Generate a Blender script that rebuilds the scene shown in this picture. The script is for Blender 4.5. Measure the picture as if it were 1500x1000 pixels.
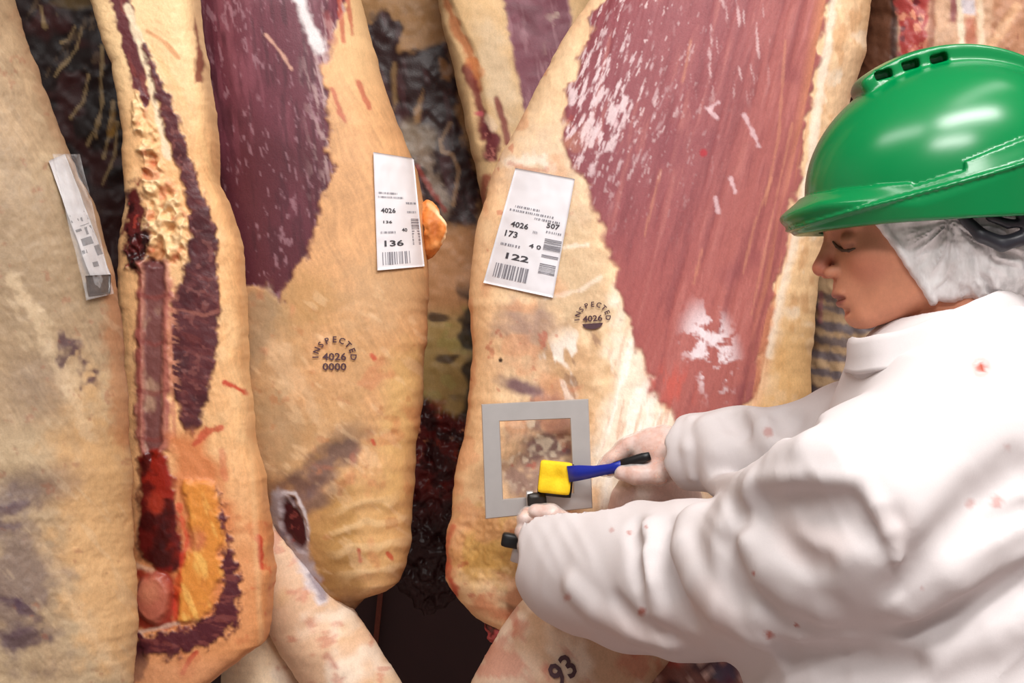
import bpy, math, random
import numpy as np
from mathutils import Vector, Matrix
from mathutils.bvhtree import BVHTree

# ---------------------------------------------------------------- camera, world, lights
F = 2420.0          # focal length in pixels of a 1500 x 1000 frame
ZC = 1.35           # camera height
scn = bpy.context.scene
for o in list(bpy.data.objects):
    bpy.data.objects.remove(o)
cam_d = bpy.data.cameras.new('camera'); cam = bpy.data.objects.new('camera', cam_d)
scn.collection.objects.link(cam)
cam.location = (0, 0, ZC); cam.rotation_euler = (math.pi/2, 0, 0)
cam_d.sensor_width = 36.0; cam_d.lens = F/1500*36.0
cam_d.clip_start = 0.05; cam_d.clip_end = 50
scn.camera = cam
vs = scn.view_settings
vs.view_transform = 'Standard'; vs.look = 'None'; vs.gamma = 1; vs.use_curve_mapping = False
vs.exposure = 0.14

w = bpy.data.worlds.new('cold_room_ambient'); scn.world = w; w.use_nodes = True
bg = w.node_tree.nodes['Background']
bg.inputs[0].default_value = (1.0, 0.985, 0.97, 1); bg.inputs[1].default_value = 0.24

def lamp(x, y, z, sx, sy, power, target, col=(1, .975, .955)):
    d = bpy.data.lights.new('ceiling_lamp', 'AREA'); d.shape = 'RECTANGLE'
    d.size = sx; d.size_y = sy; d.energy = power; d.color = col
    o = bpy.data.objects.new('ceiling_lamp', d); scn.collection.objects.link(o)
    o.location = (x, y, z)
    o.rotation_euler = (Vector(target)-Vector((x, y, z))).to_track_quat('-Z', 'Y').to_euler()
lamp(0.75, 0.35, 3.3, 1.3, .35, 50, (0.35, 1.7, 1.0))
lamp(-0.9, 0.35, 3.3, 1.3, .35, 17, (-0.3, 1.9, 1.0))
lamp(0.9, 1.35, 3.3, 1.3, .25, 5, (0.6, 1.6, 0.8))
lamp(0.35, -1.2, 3.3, 1.3, .35, 48, (0.25, 2.1, 1.1))

# ---------------------------------------------------------------- helpers
COL = scn.collection
def lin(c):
    c = np.asarray(c, float)/255.0
    return np.where(c <= .04045, c/12.92, ((c+.055)/1.055)**2.4)
def W(px, py, y):
    return np.array([(px-750)/F*y, y, ZC-(py-500)/F*y])
def proj(v):
    return 750+v[:, 0]/v[:, 1]*F, 500-(v[:, 2]-ZC)/v[:, 1]*F
def ss(a, b, x):
    t = np.clip((x-a)/(b-a), 0, 1); return t*t*(3-2*t)
_tab = [np.random.RandomState(s).rand(256, 256) for s in range(8)]
def vn(x, y, seed=0):
    T = _tab[seed % 8]
    x = x+seed*17.3; y = y+seed*9.1
    xi = np.floor(x).astype(int); yi = np.floor(y).astype(int)
    fx = x-xi; fy = y-yi
    fx = fx*fx*(3-2*fx); fy = fy*fy*(3-2*fy)
    x0 = xi & 255; x1 = (xi+1) & 255; y0 = yi & 255; y1 = (yi+1) & 255
    a = T[x0, y0]*(1-fx)+T[x1, y0]*fx; b = T[x0, y1]*(1-fx)+T[x1, y1]*fx
    return (a*(1-fy)+b*fy)*2-1
def fbm(x, y, s, oc=4, seed=0):
    """x,y in pixels, s = largest feature size"""
    r = 0; a = 1; t = 0; f = 1.0/s
    for i in range(oc):
        r = r+a*vn(x*f, y*f, seed+i); t += a; a *= .55; f *= 2.03
    return r/t*1.5
def streak(x, y, ang, L, Wd, oc=3, seed=0):
    """noise drawn out along a direction; ang in degrees from the x axis, downwards positive"""
    c, s = math.cos(math.radians(ang)), math.sin(math.radians(ang))
    return fbm((x*c+y*s)/L*Wd, (-x*s+y*c), Wd, oc, seed)
def sdpoly(x, y, P):
    P = np.asarray(P, float); n = len(P)
    d = np.full(x.shape, 1e18); ins = np.zeros(x.shape, bool)
    for i in range(n):
        a = P[i]; b = P[i-1]
        ex, ey = b-a; wx = x-a[0]; wy = y-a[1]
        t = np.clip((wx*ex+wy*ey)/(ex*ex+ey*ey+1e-9), 0, 1)
        d = np.minimum(d, (wx-ex*t)**2+(wy-ey*t)**2)
        c = ((a[1] > y) != (b[1] > y))
        xi = (b[0]-a[0])*(y-a[1])/((b[1]-a[1])+1e-12)+a[0]
        ins ^= c & (x < xi)
    d = np.sqrt(d)
    return np.where(ins, -d, d)
def dline(x, y, P):
    P = np.asarray(P, float); d = np.full(x.shape, 1e18)
    for i in range(len(P)-1):
        a, b = P[i], P[i+1]; ex, ey = b-a; wx = x-a[0]; wy = y-a[1]
        t = np.clip((wx*ex+wy*ey)/(ex*ex+ey*ey+1e-9), 0, 1)
        d = np.minimum(d, (wx-ex*t)**2+(wy-ey*t)**2)
    return np.sqrt(d)
def ell(x, y, cx, cy, rx, ry, ang=0):
    c, s = math.cos(math.radians(ang)), math.sin(math.radians(ang))
    dx = x-cx; dy = y-cy
    return np.sqrt(((dx*c+dy*s)/rx)**2+((-dx*s+dy*c)/ry)**2)

class Paint:
    def __init__(s, x, y, base):
        s.x = x; s.y = y; n = len(x)
        s.c = np.tile(lin(base), (n, 1)); s.g = np.full(n, .45); s.part = np.zeros(n, int); s.d = np.zeros(n)
    def mix(s, col, m, gloss=None, part=None, disp=None, thr=.5):
        m = np.clip(m, 0, 1)
        s.c += (lin(col)-s.c)*m[:, None]
        if gloss is not None: s.g += (gloss-s.g)*m
        if part is not None: s.part[m > thr] = part
        if disp is not None: s.d += disp*m
        return s
    def blob(s, col, cx, cy, rx, ry, ang=0, k=1.0, soft=.5, n=.35, ns=20, seed=1, **kw):
        e = ell(s.x, s.y, cx, cy, rx, ry, ang)+n*fbm(s.x, s.y, ns, 3, seed)
        return s.mix(col, k*ss(1+soft, 1-soft, e), **kw)
    def poly(s, col, P, k=1.0, soft=4, n=0, ns=15, seed=2, ang=None, **kw):
        d = sdpoly(s.x, s.y, P)
        if n:
            d = d+n*(fbm(s.x, s.y, ns, 3, seed) if ang is None else streak(s.x, s.y, ang, ns*3, ns/3, 3, seed))
        m = k*ss(soft, -soft, d); s.mix(col, m, **kw); return m
    def line(s, col, P, w, k=1.0, n=.5, ns=12, seed=3, soft=.6, **kw):
        d = dline(s.x, s.y, P)/w+n*fbm(s.x, s.y, ns, 3, seed)
        m = k*ss(1+soft, 1-soft, d); return s.mix(col, m, **kw)
    def speck(s, col, thr, size, k=1, m=1, seed=4, ang=None, L=3, **kw):
        v = fbm(s.x, s.y, size, 3, seed) if ang is None else streak(s.x, s.y, ang, size*L, size, 3, seed)
        return s.mix(col, k*ss(thr, thr+.3, v)*m, **kw)
    def fibre(s, ang, amp=.10, w_=4, L=9, m=1.0, seed=2):
        """fine fibrous grain following the lie of the fat"""
        v = streak(s.x+14*vn(s.x/60, s.y/60, seed), s.y+14*vn(s.x/55, s.y/70, seed+1), ang, w_*L, w_, 3, seed)
        s.c *= np.clip(1+amp*v*m, .5, 1.5)[:, None]; return s
    def tone(s, amp, size, seed=5, ang=None, L=4):
        v = fbm(s.x, s.y, size, 4, seed) if ang is None else streak(s.x, s.y, ang, size*L, size, 4, seed)
        s.c *= np.clip(1+amp*v, .2, 2)[:, None]; return s

# ---- materials
def mat(name):
    m = bpy.data.materials.new(name); m.use_nodes = True
    nt = m.node_tree; b = nt.nodes['Principled BSDF']
    return m, nt, b
def noise(nt, scale, detail=4, vec=None, rough=.6):
    n = nt.nodes.new('ShaderNodeTexNoise'); n.inputs['Scale'].default_value = scale
    n.inputs['Detail'].default_value = detail; n.inputs['Roughness'].default_value = rough
    if vec is None:
        tc = nt.nodes.new('ShaderNodeTexCoord'); vec = tc.outputs['Object']
    nt.links.new(vec, n.inputs['Vector']); return n
def stretched(nt, sx, sy, sz):
    tc = nt.nodes.new('ShaderNodeTexCoord'); mp = nt.nodes.new('ShaderNodeMapping')
    mp.inputs['Scale'].default_value = (sx, sy, sz)
    nt.links.new(tc.outputs['Object'], mp.inputs['Vector']); return mp.outputs['Vector']
def bump(nt, b, src, strength, dist=.002):
    u = nt.nodes.new('ShaderNodeBump'); u.inputs['Strength'].default_value = strength
    u.inputs['Distance'].default_value = dist
    nt.links.new(src, u.inputs['Height']); nt.links.new(u.outputs['Normal'], b.inputs['Normal'])
def simple(name, col, rough=.5, metal=0, nscale=60, namp=.12, bmp=.1, spec=.5, bdist=.001):
    m, nt, b = mat(name)
    n = noise(nt, nscale)
    r = nt.nodes.new('ShaderNodeMapRange'); r.inputs[3].default_value = 1-namp; r.inputs[4].default_value = 1+namp
    nt.links.new(n.outputs['Fac'], r.inputs[0])
    x = nt.nodes.new('ShaderNodeMix'); x.data_type = 'RGBA'; x.blend_type = 'MULTIPLY'; x.inputs[0].default_value = 1
    l = lin(col); x.inputs[6].default_value = (l[0], l[1], l[2], 1)
    nt.links.new(r.outputs[0], x.inputs[7]); nt.links.new(x.outputs[2], b.inputs['Base Color'])
    b.inputs['Roughness'].default_value = rough; b.inputs['Metallic'].default_value = metal
    b.inputs['Specular IOR Level'].default_value = spec
    if bmp: bump(nt, b, n.outputs['Fac'], bmp, bdist)
    return m
def painted(name, rough0, rough1, fine=(260, 90), amp=.16, bmp=.35, bdist=.0015, spec=.5, sss=0):
    """albedo stored on the vertices times fine procedural grain; gloss in the alpha"""
    m, nt, b = mat(name)
    a = nt.nodes.new('ShaderNodeVertexColor'); a.layer_name = 'albedo'
    n1 = noise(nt, fine[0], 3); n2 = noise(nt, fine[1], 5, stretched(nt, 1.6, 1.6, .8))
    ad = nt.nodes.new('ShaderNodeMath'); ad.operation = 'ADD'
    nt.links.new(n1.outputs['Fac'], ad.inputs[0]); nt.links.new(n2.outputs['Fac'], ad.inputs[1])
    r = nt.nodes.new('ShaderNodeMapRange'); r.inputs[1].default_value = .6; r.inputs[2].default_value = 1.4
    r.inputs[3].default_value = 1-amp; r.inputs[4].default_value = 1+amp
    nt.links.new(ad.outputs[0], r.inputs[0])
    x = nt.nodes.new('ShaderNodeMix'); x.data_type = 'RGBA'; x.blend_type = 'MULTIPLY'; x.inputs[0].default_value = 1
    nt.links.new(a.outputs['Color'], x.inputs[6]); nt.links.new(r.outputs[0], x.inputs[7])
    nt.links.new(x.outputs[2], b.inputs['Base Color'])
    g = nt.nodes.new('ShaderNodeMapRange'); g.inputs[3].default_value = rough0; g.inputs[4].default_value = rough1
    nt.links.new(a.outputs['Alpha'], g.inputs[0]); nt.links.new(g.outputs[0], b.inputs['Roughness'])
    b.inputs['Specular IOR Level'].default_value = spec
    if bmp: bump(nt, b, ad.outputs[0], bmp, bdist)
    if sss:
        b.inputs['Subsurface Weight'].default_value = sss
        b.inputs['Subsurface Radius'].default_value = (.008, .003, .002); b.inputs['Subsurface Scale'].default_value = 1
    return m
M_MEAT = painted('beef_surface', .72, .30, fine=(480, 170), amp=.13, bmp=.16, spec=.38)
M_COAT = painted('white_cotton', .9, .75, fine=(900, 300), amp=.025, bmp=.12, bdist=.0006, spec=.2)
M_SKIN = painted('skin', .6, .42, fine=(700, 220), amp=.06, bmp=.12, bdist=.0006, sss=.05)

# ---- objects
def tag(o, label=None, cat=None, group=None, kind=None):
    if label: o['label'] = label
    if cat: o['category'] = cat
    if group: o['group'] = group
    if kind: o['kind'] = kind
    return o
def empty(name, loc, label, cat, group=None):
    o = bpy.data.objects.new(name, None); COL.objects.link(o); o.location = loc; o.empty_display_size = .05
    return tag(o, label, cat, group)
def mesh_obj(name, V, Fc, m, parent=None, col=None, gloss=None, normals=None, smooth=True):
    V = np.asarray(V, float)
    me = bpy.data.meshes.new(name)
    off = np.zeros(3)
    p = parent
    while p is not None:
        off += np.array(p.location); p = p.parent
    Vl = V-off
    if isinstance(Fc, np.ndarray):
        k = Fc.shape[1]; nf = len(Fc)
        me.vertices.add(len(Vl)); me.vertices.foreach_set('co', Vl.astype(np.float32).ravel())
        me.loops.add(nf*k); me.loops.foreach_set('vertex_index', Fc.astype(np.int32).ravel())
        me.polygons.add(nf); me.polygons.foreach_set('loop_start', np.arange(nf, dtype=np.int32)*k)
        me.update(calc_edges=True); me.validate()
    else:
        me.from_pydata([tuple(v) for v in Vl], [], Fc); me.update()
    if smooth: me.polygons.foreach_set('use_smooth', np.ones(len(me.polygons), bool))
    if col is not None:
        at = me.color_attributes.new('albedo', 'FLOAT_COLOR', 'POINT')
        a = np.ones((len(Vl), 4), np.float32); a[:, :3] = np.clip(col, 0, 1)
        if gloss is not None: a[:, 3] = gloss
        at.data.foreach_set('color', a.ravel())
    if normals is not None and len(me.vertices) == len(V):
        me.normals_split_custom_set_from_vertices(normals.astype(np.float32).tolist())
    me.materials.append(m)
    o = bpy.data.objects.new(name, me); COL.objects.link(o)
    if parent is not None: o.parent = parent
    return o
def gridfaces(nr, nc, wrap):
    r = np.arange(nr-1)[:, None]; c = np.arange(nc if wrap else nc-1)[None, :]
    c1 = (c+1) % nc
    a = r*nc+c; b = r*nc+c1; d = (r+1)*nc+c; e = (r+1)*nc+c1
    return np.stack([a, d, e, b], -1).reshape(-1, 4)
def gridnormals(V, nr, nc, wrap):
    G = V.reshape(nr, nc, 3)
    if wrap: du = np.roll(G, -1, 1)-np.roll(G, 1, 1)
    else: du = np.gradient(G, axis=1)
    dv = np.gradient(G, axis=0)
    n = np.cross(dv, du).reshape(-1, 3)
    return n/(np.linalg.norm(n, axis=1)[:, None]+1e-12)
def components(A):
    """connected regions of equal value in a grid whose columns wrap round"""
    lab = np.arange(A.size, dtype=np.int64).reshape(A.shape)
    eh = A == np.roll(A, -1, 1); ev = A[1:] == A[:-1]
    while True:
        old = lab.copy()
        for _ in range(8):
            n = np.roll(lab, -1, 1); mn = np.where(eh, np.minimum(lab, n), lab); lab = mn
            back = np.roll(np.where(eh, lab, A.size), 1, 1); lab = np.minimum(lab, back)
            up = np.where(ev, np.minimum(lab[1:], lab[:-1]), A.size)
            lab[1:] = np.minimum(lab[1:], up); lab[:-1] = np.minimum(lab[:-1], up)
        lab = lab.ravel()[lab]
        if (lab == old).all(): return lab
def split_parts(V, Fc, Nn, paint, names, parent, m, shape):
    """one mesh per piece; the pieces share their border so the surface stays closed"""
    fp = paint.part[Fc[:, 0]].reshape(shape)
    for _ in range(3):                                   # tiny islands join what surrounds them
        lab = components(fp); u, inv, cnt = np.unique(lab, return_inverse=True, return_counts=True)
        small = (cnt < 160)[inv].reshape(shape)
        if not small.any(): break
        big = np.where(small, -1, fp)
        for _k in range(40):
            hole = big < 0
            if not hole.any(): break
            for sh, ax in ((1, 0), (-1, 0), (1, 1), (-1, 1)):
                r = np.roll(big, sh, ax); big = np.where((big < 0) & (r >= 0), r, big)
        fp = np.where(big < 0, 0, big)
    lab = components(fp).ravel(); fp = fp.ravel()
    order = sorted(np.unique(lab), key=lambda l: -(lab == l).sum())
    for l in order:
        sel = Fc[lab == l]; nm = names[fp[np.argmax(lab == l)]]
        u, inv = np.unique(sel, return_inverse=True)
        mesh_obj(nm, V[u], inv.reshape(-1, 4), m, parent, paint.c[u], paint.g[u], Nn[u])

BVH = {}
def carcass(name, label, L, R, yc, front, back, paintfn, names, expo=2.5, group=None, wref=200, step=2.4, top=-800, depthfn=None, cat='beef carcass'):
    L = np.asarray(L, float); R = np.asarray(R, float)
    bot = min(L[-1, 1], R[-1, 1]); tp = max(top, -800)
    vis = np.arange(-8, min(bot, 1012), step)
    pys = np.concatenate([np.linspace(tp, -14, 26), vis, np.linspace(1014, bot, 14) if bot > 1016 else [bot]])
    xl = np.interp(pys, L[:, 1], L[:, 0]); xr = np.interp(pys, R[:, 1], R[:, 0])
    # loose edge wobble
    xl = xl+2.5*fbm(pys, pys*0+yc*31, 40, 3, 1); xr = xr+2.5*fbm(pys, pys*0+yc*57, 40, 3, 2)
    half = np.maximum((xr-xl)/2, .5); mid = (xl+xr)/2
    vw = half[(pys > 0) & (pys < 1000)].max()*2
    nf = int(max(40, vw/step*1.45)); nb = 36
    th = np.linspace(-math.pi/2, math.pi/2, nf); sf = np.sin(th)
    tb = np.linspace(math.pi/2, 3*math.pi/2, nb+2)[1:-1]; sb = np.sin(tb)
    s = np.concatenate([sf, sb]); isf = np.concatenate([np.ones(nf, bool), np.zeros(nb, bool)])
    prof = (1-np.minimum(np.abs(s), 1)**expo)**(1/expo)
    nr, nc = len(pys), len(s)
    sc = np.minimum(1, np.sqrt(2*half/wref))
    Y = yc+np.where(isf[None, :], -front*sc[:, None]*prof[None, :], back*sc[:, None]*prof[None, :])
    X = ((mid[:, None]+half[:, None]*s[None, :])-750)/F*yc
    Z = np.repeat((ZC-(pys-500)/F*yc)[:, None], nc, 1)
    V = np.stack([X, Y, Z], -1).reshape(-1, 3)
    if depthfn is not None:
        px, py = proj(V); fr = np.tile(isf, nr)
        V[:, 1] += depthfn(px, py)*fr
    px, py = proj(V)
    P = paintfn(px, py)
    Nn = gridnormals(V, nr, nc, True)
    V = V+Nn*P.d[:, None]
    Nn = gridnormals(V, nr, nc, True)
    Fc = gridfaces(nr, nc, True)
    base = np.array([mid[-1]-750, 0, 0])/F*yc; base[1] = yc; base[2] = V[:, 2].min()
    root = empty(name, base, label, cat, group)
    split_parts(V, Fc, Nn, P, names, root, M_MEAT, (nr-1, nc))
    fm = np.tile(isf, nr)[Fc].all(1)
    BVH[label] = (V, Fc[fm])
    return root
def tube(name, pts, rad, paintfn, parent, m=None, nseg=64, step=.0025, flat=1.0):
    """tapering limb through 3D points; round ends"""
    pts = np.asarray(pts, float); rad = np.asarray(rad, float)
    t = np.concatenate([[0], np.cumsum(np.linalg.norm(np.diff(pts, axis=0), axis=1))])
    n = max(12, int(t[-1]/step)); u = np.linspace(0, t[-1], n)
    def sm(a):
        a = np.interp(u, t, a); k = max(3, n//8); p = np.pad(a, k, mode='reflect', reflect_type='odd')
        return np.convolve(p, np.ones(2*k+1)/(2*k+1), 'valid')
    C = np.stack([sm(pts[:, i]) for i in range(3)], 1); r = sm(rad)
    e = np.minimum(u, t[-1]-u); r = r*np.sqrt(np.clip(1-(1-np.clip(e/(r*.8+1e-6), 0, 1))**2, 1e-4, 1))
    T = np.gradient(C, axis=0); T /= np.linalg.norm(T, axis=1)[:, None]
    A = np.cross(T, [0, 1, 0]); A /= np.linalg.norm(A, axis=1)[:, None]+1e-9; B = np.cross(A, T)
    th = np.linspace(0, 2*math.pi, nseg, endpoint=False)
    V = (C[:, None, :]+r[:, None, None]*(np.cos(th)[None, :, None]*A[:, None, :]+flat*np.sin(th)[None, :, None]*B[:, None, :])).reshape(-1, 3)
    px, py = proj(V); P = paintfn(px, py)
    Nn = gridnormals(V, n, nseg, True)
    cc = np.repeat(C, nseg, 0)
    if np.sum(Nn*(V-cc)) < 0: Nn = -Nn
    V = V+Nn*P.d[:, None]
    Fc = gridfaces(n, nseg, True)
    q = V[Fc[0]] if n < 3 else V[Fc[(n//2)*nseg]]
    if np.dot(np.cross(q[1]-q[0], q[3]-q[0]), q[0]-C[n//2]) < 0: Fc = Fc[:, ::-1].copy()
    return mesh_obj(name, V, Fc, m or M_MEAT, parent, P.c, P.g)

# ---------------------------------------------------------------- the room
def slab(name, lo, hi, m, kind='structure'):
    x0, y0, z0 = lo; x1, y1, z1 = hi
    V = [(x0, y0, z0), (x1, y0, z0), (x1, y1, z0), (x0, y1, z0), (x0, y0, z1), (x1, y0, z1), (x1, y1, z1), (x0, y1, z1)]
    Fc = [(0, 3, 2, 1), (4, 5, 6, 7), (0, 1, 5, 4), (1, 2, 6, 5), (2, 3, 7, 6), (3, 0, 4, 7)]
    return tag(mesh_obj(name, V, Fc, m, smooth=False), kind=kind)
m_floor = simple('wet_pinkish_floor', (172, 148, 142), .35, nscale=9, namp=.4)
m_wall = simple('painted_shade_wall', (52, 20, 20), .55, nscale=5, namp=.35)  # dark maroon paints in the missing light and dark innards behind the sides
m_white = simple('white_panel_wall', (206, 200, 194), .5, nscale=8, namp=.06)
m_steel = simple('rail_steel', (150, 150, 152), .35, 1, nscale=80)
slab('floor', (-3, -2.5, -.06), (3, 4.4, 0), m_floor)
slab('wall_back', (-3, 4.0, 0), (3, 4.1, 3.5), m_wall)
slab('wall_left', (-3.1, -2.5, 0), (-3, 4.1, 3.5), m_white)
slab('wall_right', (3, -2.5, 0), (3.1, 4.1, 3.5), m_white)
slab('ceiling', (-3.1, -2.5, 3.5), (3.1, 4.1, 3.56), m_white)
for yy in (2.18, 2.72):
    slab('trim_rail', (-2.9, yy-.02, 2.52), (2.9, yy+.06, 2.6), m_steel).name = 'trim_1' if yy < 2.5 else 'trim_2'
# thin rusty seam running down the back wall
m_rust = simple('rust', (110, 48, 30), .7, nscale=90, namp=.4)
a = W(566, 780, 3.97); b = W(543, 1010, 3.97)
V = []
for p, s in ((a, -1), (a, 1), (b, -1), (b, 1)):
    for dy in (0, .02): V.append((p[0]+s*.006, p[1]+dy, p[2]))
tag(mesh_obj('trim_3', V, [(0, 2, 3, 1), (4, 5, 7, 6), (0, 4, 6, 2), (1, 3, 7, 5), (0, 1, 5, 4), (2, 6, 7, 3)], m_rust, smooth=False), kind='structure')

# ---------------------------------------------------------------- carcasses
def crinkle(x, y, s, seed=0):
    v = fbm(x, y, s, 3, seed); return 1-np.abs(v)*1.6
GRP = 'beef sides hanging in the row'

# --- the side at the far left, skin side out
def paintA(x, y):
    P = Paint(x, y, (166, 140, 110))
    P.tone(.10, 120, 1); P.tone(.09, 26, 3, 60, 4); P.fibre(58, .13); P.fibre(20, .05, 6, 5, seed=4)
    P.mix((196, 172, 138), ss(-.1, .8, fbm(x, y, 160, 3, 6))*.7)
    P.blob((150, 128, 100), 60, 380, 90, 120, 20, .5, .6)
    P.blob((205, 160, 108), 150, 760, 70, 180, -8, .75, .6)
    P.blob((216, 172, 122), 160, 880, 50, 120, -15, .7, .6)
    P.line((176, 112, 72), [(163, 400), (172, 520), (186, 640)], 16, .55)
    P.line((222, 196, 160), [(20, 410), (60, 480), (95, 560), (130, 640)], 9, .4, .9)
    P.line((222, 190, 150), [(62, 800), (100, 870), (135, 930), (180, 985)], 8, .4, .8)
    P.blob((110, 92, 88), 40, 720, 70, 26, -18, .65, .7)
    P.blob((98, 82, 88), 22, 850, 60, 110, 0, .6, .6, .7, 30)
    P.blob((112, 96, 92), 60, 560, 40, 50, 0, .25, .7)
    m = ss(1.4, .5, ell(x, y, 112, 528, 22, 42, -28)+.6*fbm(x, y, 18, 3, 5))
    P.mix((72, 44, 58), m*ss(-.3, .3, fbm(x, y, 14, 2, 2))*.85, .6)
    for cx, cy, r, a in ((28, 742, 26, -20), (10, 772, 22, 0), (12, 878, 20, 10), (40, 895, 20, 40), (30, 935, 42, -10)):
        m = ss(1.5, .4, ell(x, y, cx, cy, r, r*.45, a)+.6*fbm(x, y, 16, 3, 4))
        P.mix((74, 50, 66), m*.75)
    P.line((84, 64, 62), [(15, 945), (60, 925)], 5, .7, .8, 8)
    P.mix((120, 94, 70), ss(70, 10, y)*.35)
    P.line((150, 112, 84), [(30, 20), (90, 190), (160, 370)], 14, .5, .6)
    P.speck((214, 190, 156), .55, 14, .2, 1, 3, 50, 4)
    P.speck((150, 92, 70), .72, 16, .4, 1, 6)
    P.d = .0006*crinkle(x, y, 22, 2)+.0014*fbm(x, y, 60, 3, 1)+.0004*ss(600, 800, y)*crinkle(x+y*.4, y*1.6, 16, 4)
    P.d += -.004*ss(40, 0, np.abs(sdpoly(x, y, [(-80, 690), (60, 720), (90, 1000), (-80, 1000)])))
    return P
carcass('beef_side', 'tan fat-covered beef side with a crumpled plastic-wrapped tag on its edge',
        [(-330, -800), (-330, -500), (-400, 0), (-420, 400), (-420, 800), (-400, 1000), (-330, 1300), (-200, 1500)],
        [(-250, -800), (-200, -500), (17, 0), (60, 120), (100, 222), (145, 320), (168, 400), (178, 480), (183, 560), (189, 640), (194, 740), (199, 850), (199, 960), (190, 1040), (120, 1300), (-100, 1500)],
        1.98, .13, .08, paintA, ['fat_cover'], 2.2, GRP)

# --- the side seen on its sawn face
def paintB(x, y):
    P = Paint(x, y, (226, 175, 122))
    P.tone(.09, 70, 2); P.tone(.09, 16, 4); P.fibre(80, .12)
    P.mix((236, 204, 156), ss(250, 60, y)*.8)
    P.mix((232, 198, 150), ss(0, .7, fbm(x, y, 60, 3, 3))*.35)
    P.mix((212, 136, 84), ss(620, 860, y)*.75)
    P.speck((196, 110, 66), .35, 50, .5, ss(560, 760, y), 5)
    P.d = .0011*fbm(x, y, 40, 3, 1)+.0004*crinkle(x, y, 14, 5)
    # crumbly fat along the spine
    m = P.poly((228, 186, 134), [(203, 130), (222, 190), (235, 230), (262, 290), (280, 330), (272, 380), (240, 390), (205, 400), (188, 380), (215, 300), (208, 220), (198, 160)], 1, 7, 9, 16, part=1)
    lump = crinkle(x, y, 26, 1)
    P.d += m*(.006*lump+.004*fbm(x, y, 13, 2, 3))
    P.mix((180, 112, 66), m*ss(.25, -.3, lump)*.75); P.mix((244, 212, 164), m*ss(.55, .95, lump)*.6)
    P.mix((190, 84, 52), m*ss(.35, .7, fbm(x, y, 18, 2, 6))*.55)
    # dark meat beside it, bloody
    m = P.poly((84, 28, 28), [(183, 280), (205, 265), (212, 320), (218, 355), (205, 400), (185, 390), (180, 340)], 1, 6, 8, 12, gloss=.8)
    P.mix((44, 14, 16), m*ss(.1, .5, fbm(x, y, 14, 3, 2)))
    P.mix((150, 54, 44), m*ss(.3, .6, fbm(x, y, 12, 3, 5))*.8)
    # slim upper muscle stripes
    st = streak(x, y, 72, 40, 8, 3, 1)
    m = P.poly((92, 40, 44), [(154, -20), (184, -20), (203, 55), (212, 100), (220, 145), (213, 160), (195, 125), (178, 60)], 1, 3, 5, 14, gloss=.6, part=2)
    P.mix((140, 70, 62), m*ss(.1, .6, st)*.5)
    P.line((232, 212, 180), [(186, 10), (205, 60), (219, 110), (232, 170), (246, 230)], 5, .9, .5)
    LM = [(206, 55), (222, 78), (240, 120), (262, 180), (283, 240), (304, 300), (318, 350), (322, 420), (320, 500), (308, 570), (296, 612), (283, 640), (268, 620), (252, 570), (246, 500), (252, 440), (270, 400), (280, 350), (276, 310), (262, 250), (242, 190), (225, 130)]
    m = P.poly((84, 38, 42), LM, 1, 4, 5, 12, gloss=.6, part=2, disp=.002)
    P.mix((112, 56, 54), m*ss(0, .7, streak(x, y, 25, 24, 7, 3, 2))*.6)
    P.mix((60, 24, 30), m*ss(.1, .7, fbm(x, y, 30, 3, 4))*.6)
    P.mix((150, 92, 84), m*ss(.4, .75, fbm(x, y, 9, 2, 6))*.35)
    P.line((150, 92, 80), [(246, 452), (270, 455), (300, 462), (318, 456)], 2.2, .7, .8, 10)
    # frayed fringe between spine and muscle
    fr = ss(18, 4, np.abs(x-(246+.04*(y-430))))*ss(395, 420, y)*ss(650, 600, y)
    P.mix((206, 140, 110), fr*ss(-.1, .3, streak(x, y, 20, 22, 5, 2, 7))*.8)
    P.line((226, 184, 130), [(222, 70), (255, 120), (290, 190), (316, 270)], 4, .6)
    P.poly((120, 52, 44), [(285, 20), (291, 60), (299, 95), (296, 120), (286, 122), (283, 100), (288, 80)], .9, 3, 3, part=2)
    P.line((196, 120, 70), [(215, 45), (240, 60), (262, 85)], 3, .6)
    # sawn backbone
    m = P.poly((168, 100, 86), [(203, 385), (240, 378), (250, 400), (250, 560), (250, 660), (210, 668), (198, 640), (200, 480)], 1, 5, 4, part=3, disp=.003)
    P.mix((204, 150, 124), m*ss(-.2, .5, streak(x, y, 90, 40, 8, 3, 3))*.5)
    m = P.poly((116, 70, 66), [(212, 386), (222, 379), (236, 380), (242, 392), (240, 440), (238, 560), (236, 650), (222, 672), (212, 650), (210, 520)], 1, 4, 2, part=3, disp=-.004, gloss=.6)
    P.mix((176, 140, 116), m*ss(-.1, .5, fbm(x, y*.7, 26, 3, 2))*ss(440, 480, y)*.85)
    P.mix((92, 48, 50), m*ss(445, 420, y)*.7)
    for c in (432, 500, 572, 640):
        P.line((128, 60, 54), [(204, c), (226, c+5), (250, c-2)], 3, .6, .5)
    P.line((124, 48, 44), [(205, 400), (203, 520), (206, 650)], 3, .6, .7)
    P.line((196, 130, 100), [(248, 470), (252, 560), (256, 640)], 3, .8, .7)
    # orange meat and kernel fat
    m = P.poly((206, 124, 74), [(250, 640), (300, 640), (326, 700), (334, 790), (320, 900), (256, 915), (246, 840), (262, 760)], .9, 14, 10, 30)
    m = P.poly((216, 138, 58), [(272, 712), (316, 706), (328, 760), (324, 850), (304, 895), (262, 908), (258, 870), (280, 800)], 1, 7, 8, 24, part=4, disp=.005)
    P.mix((238, 184, 96), m*ss(.1, .7, streak(x, y, 70, 40, 12, 3, 7))*.8)
    P.mix((176, 92, 44), m*ss(.2, .7, crinkle(x, y, 22, 3)-.5)*.5)
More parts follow.
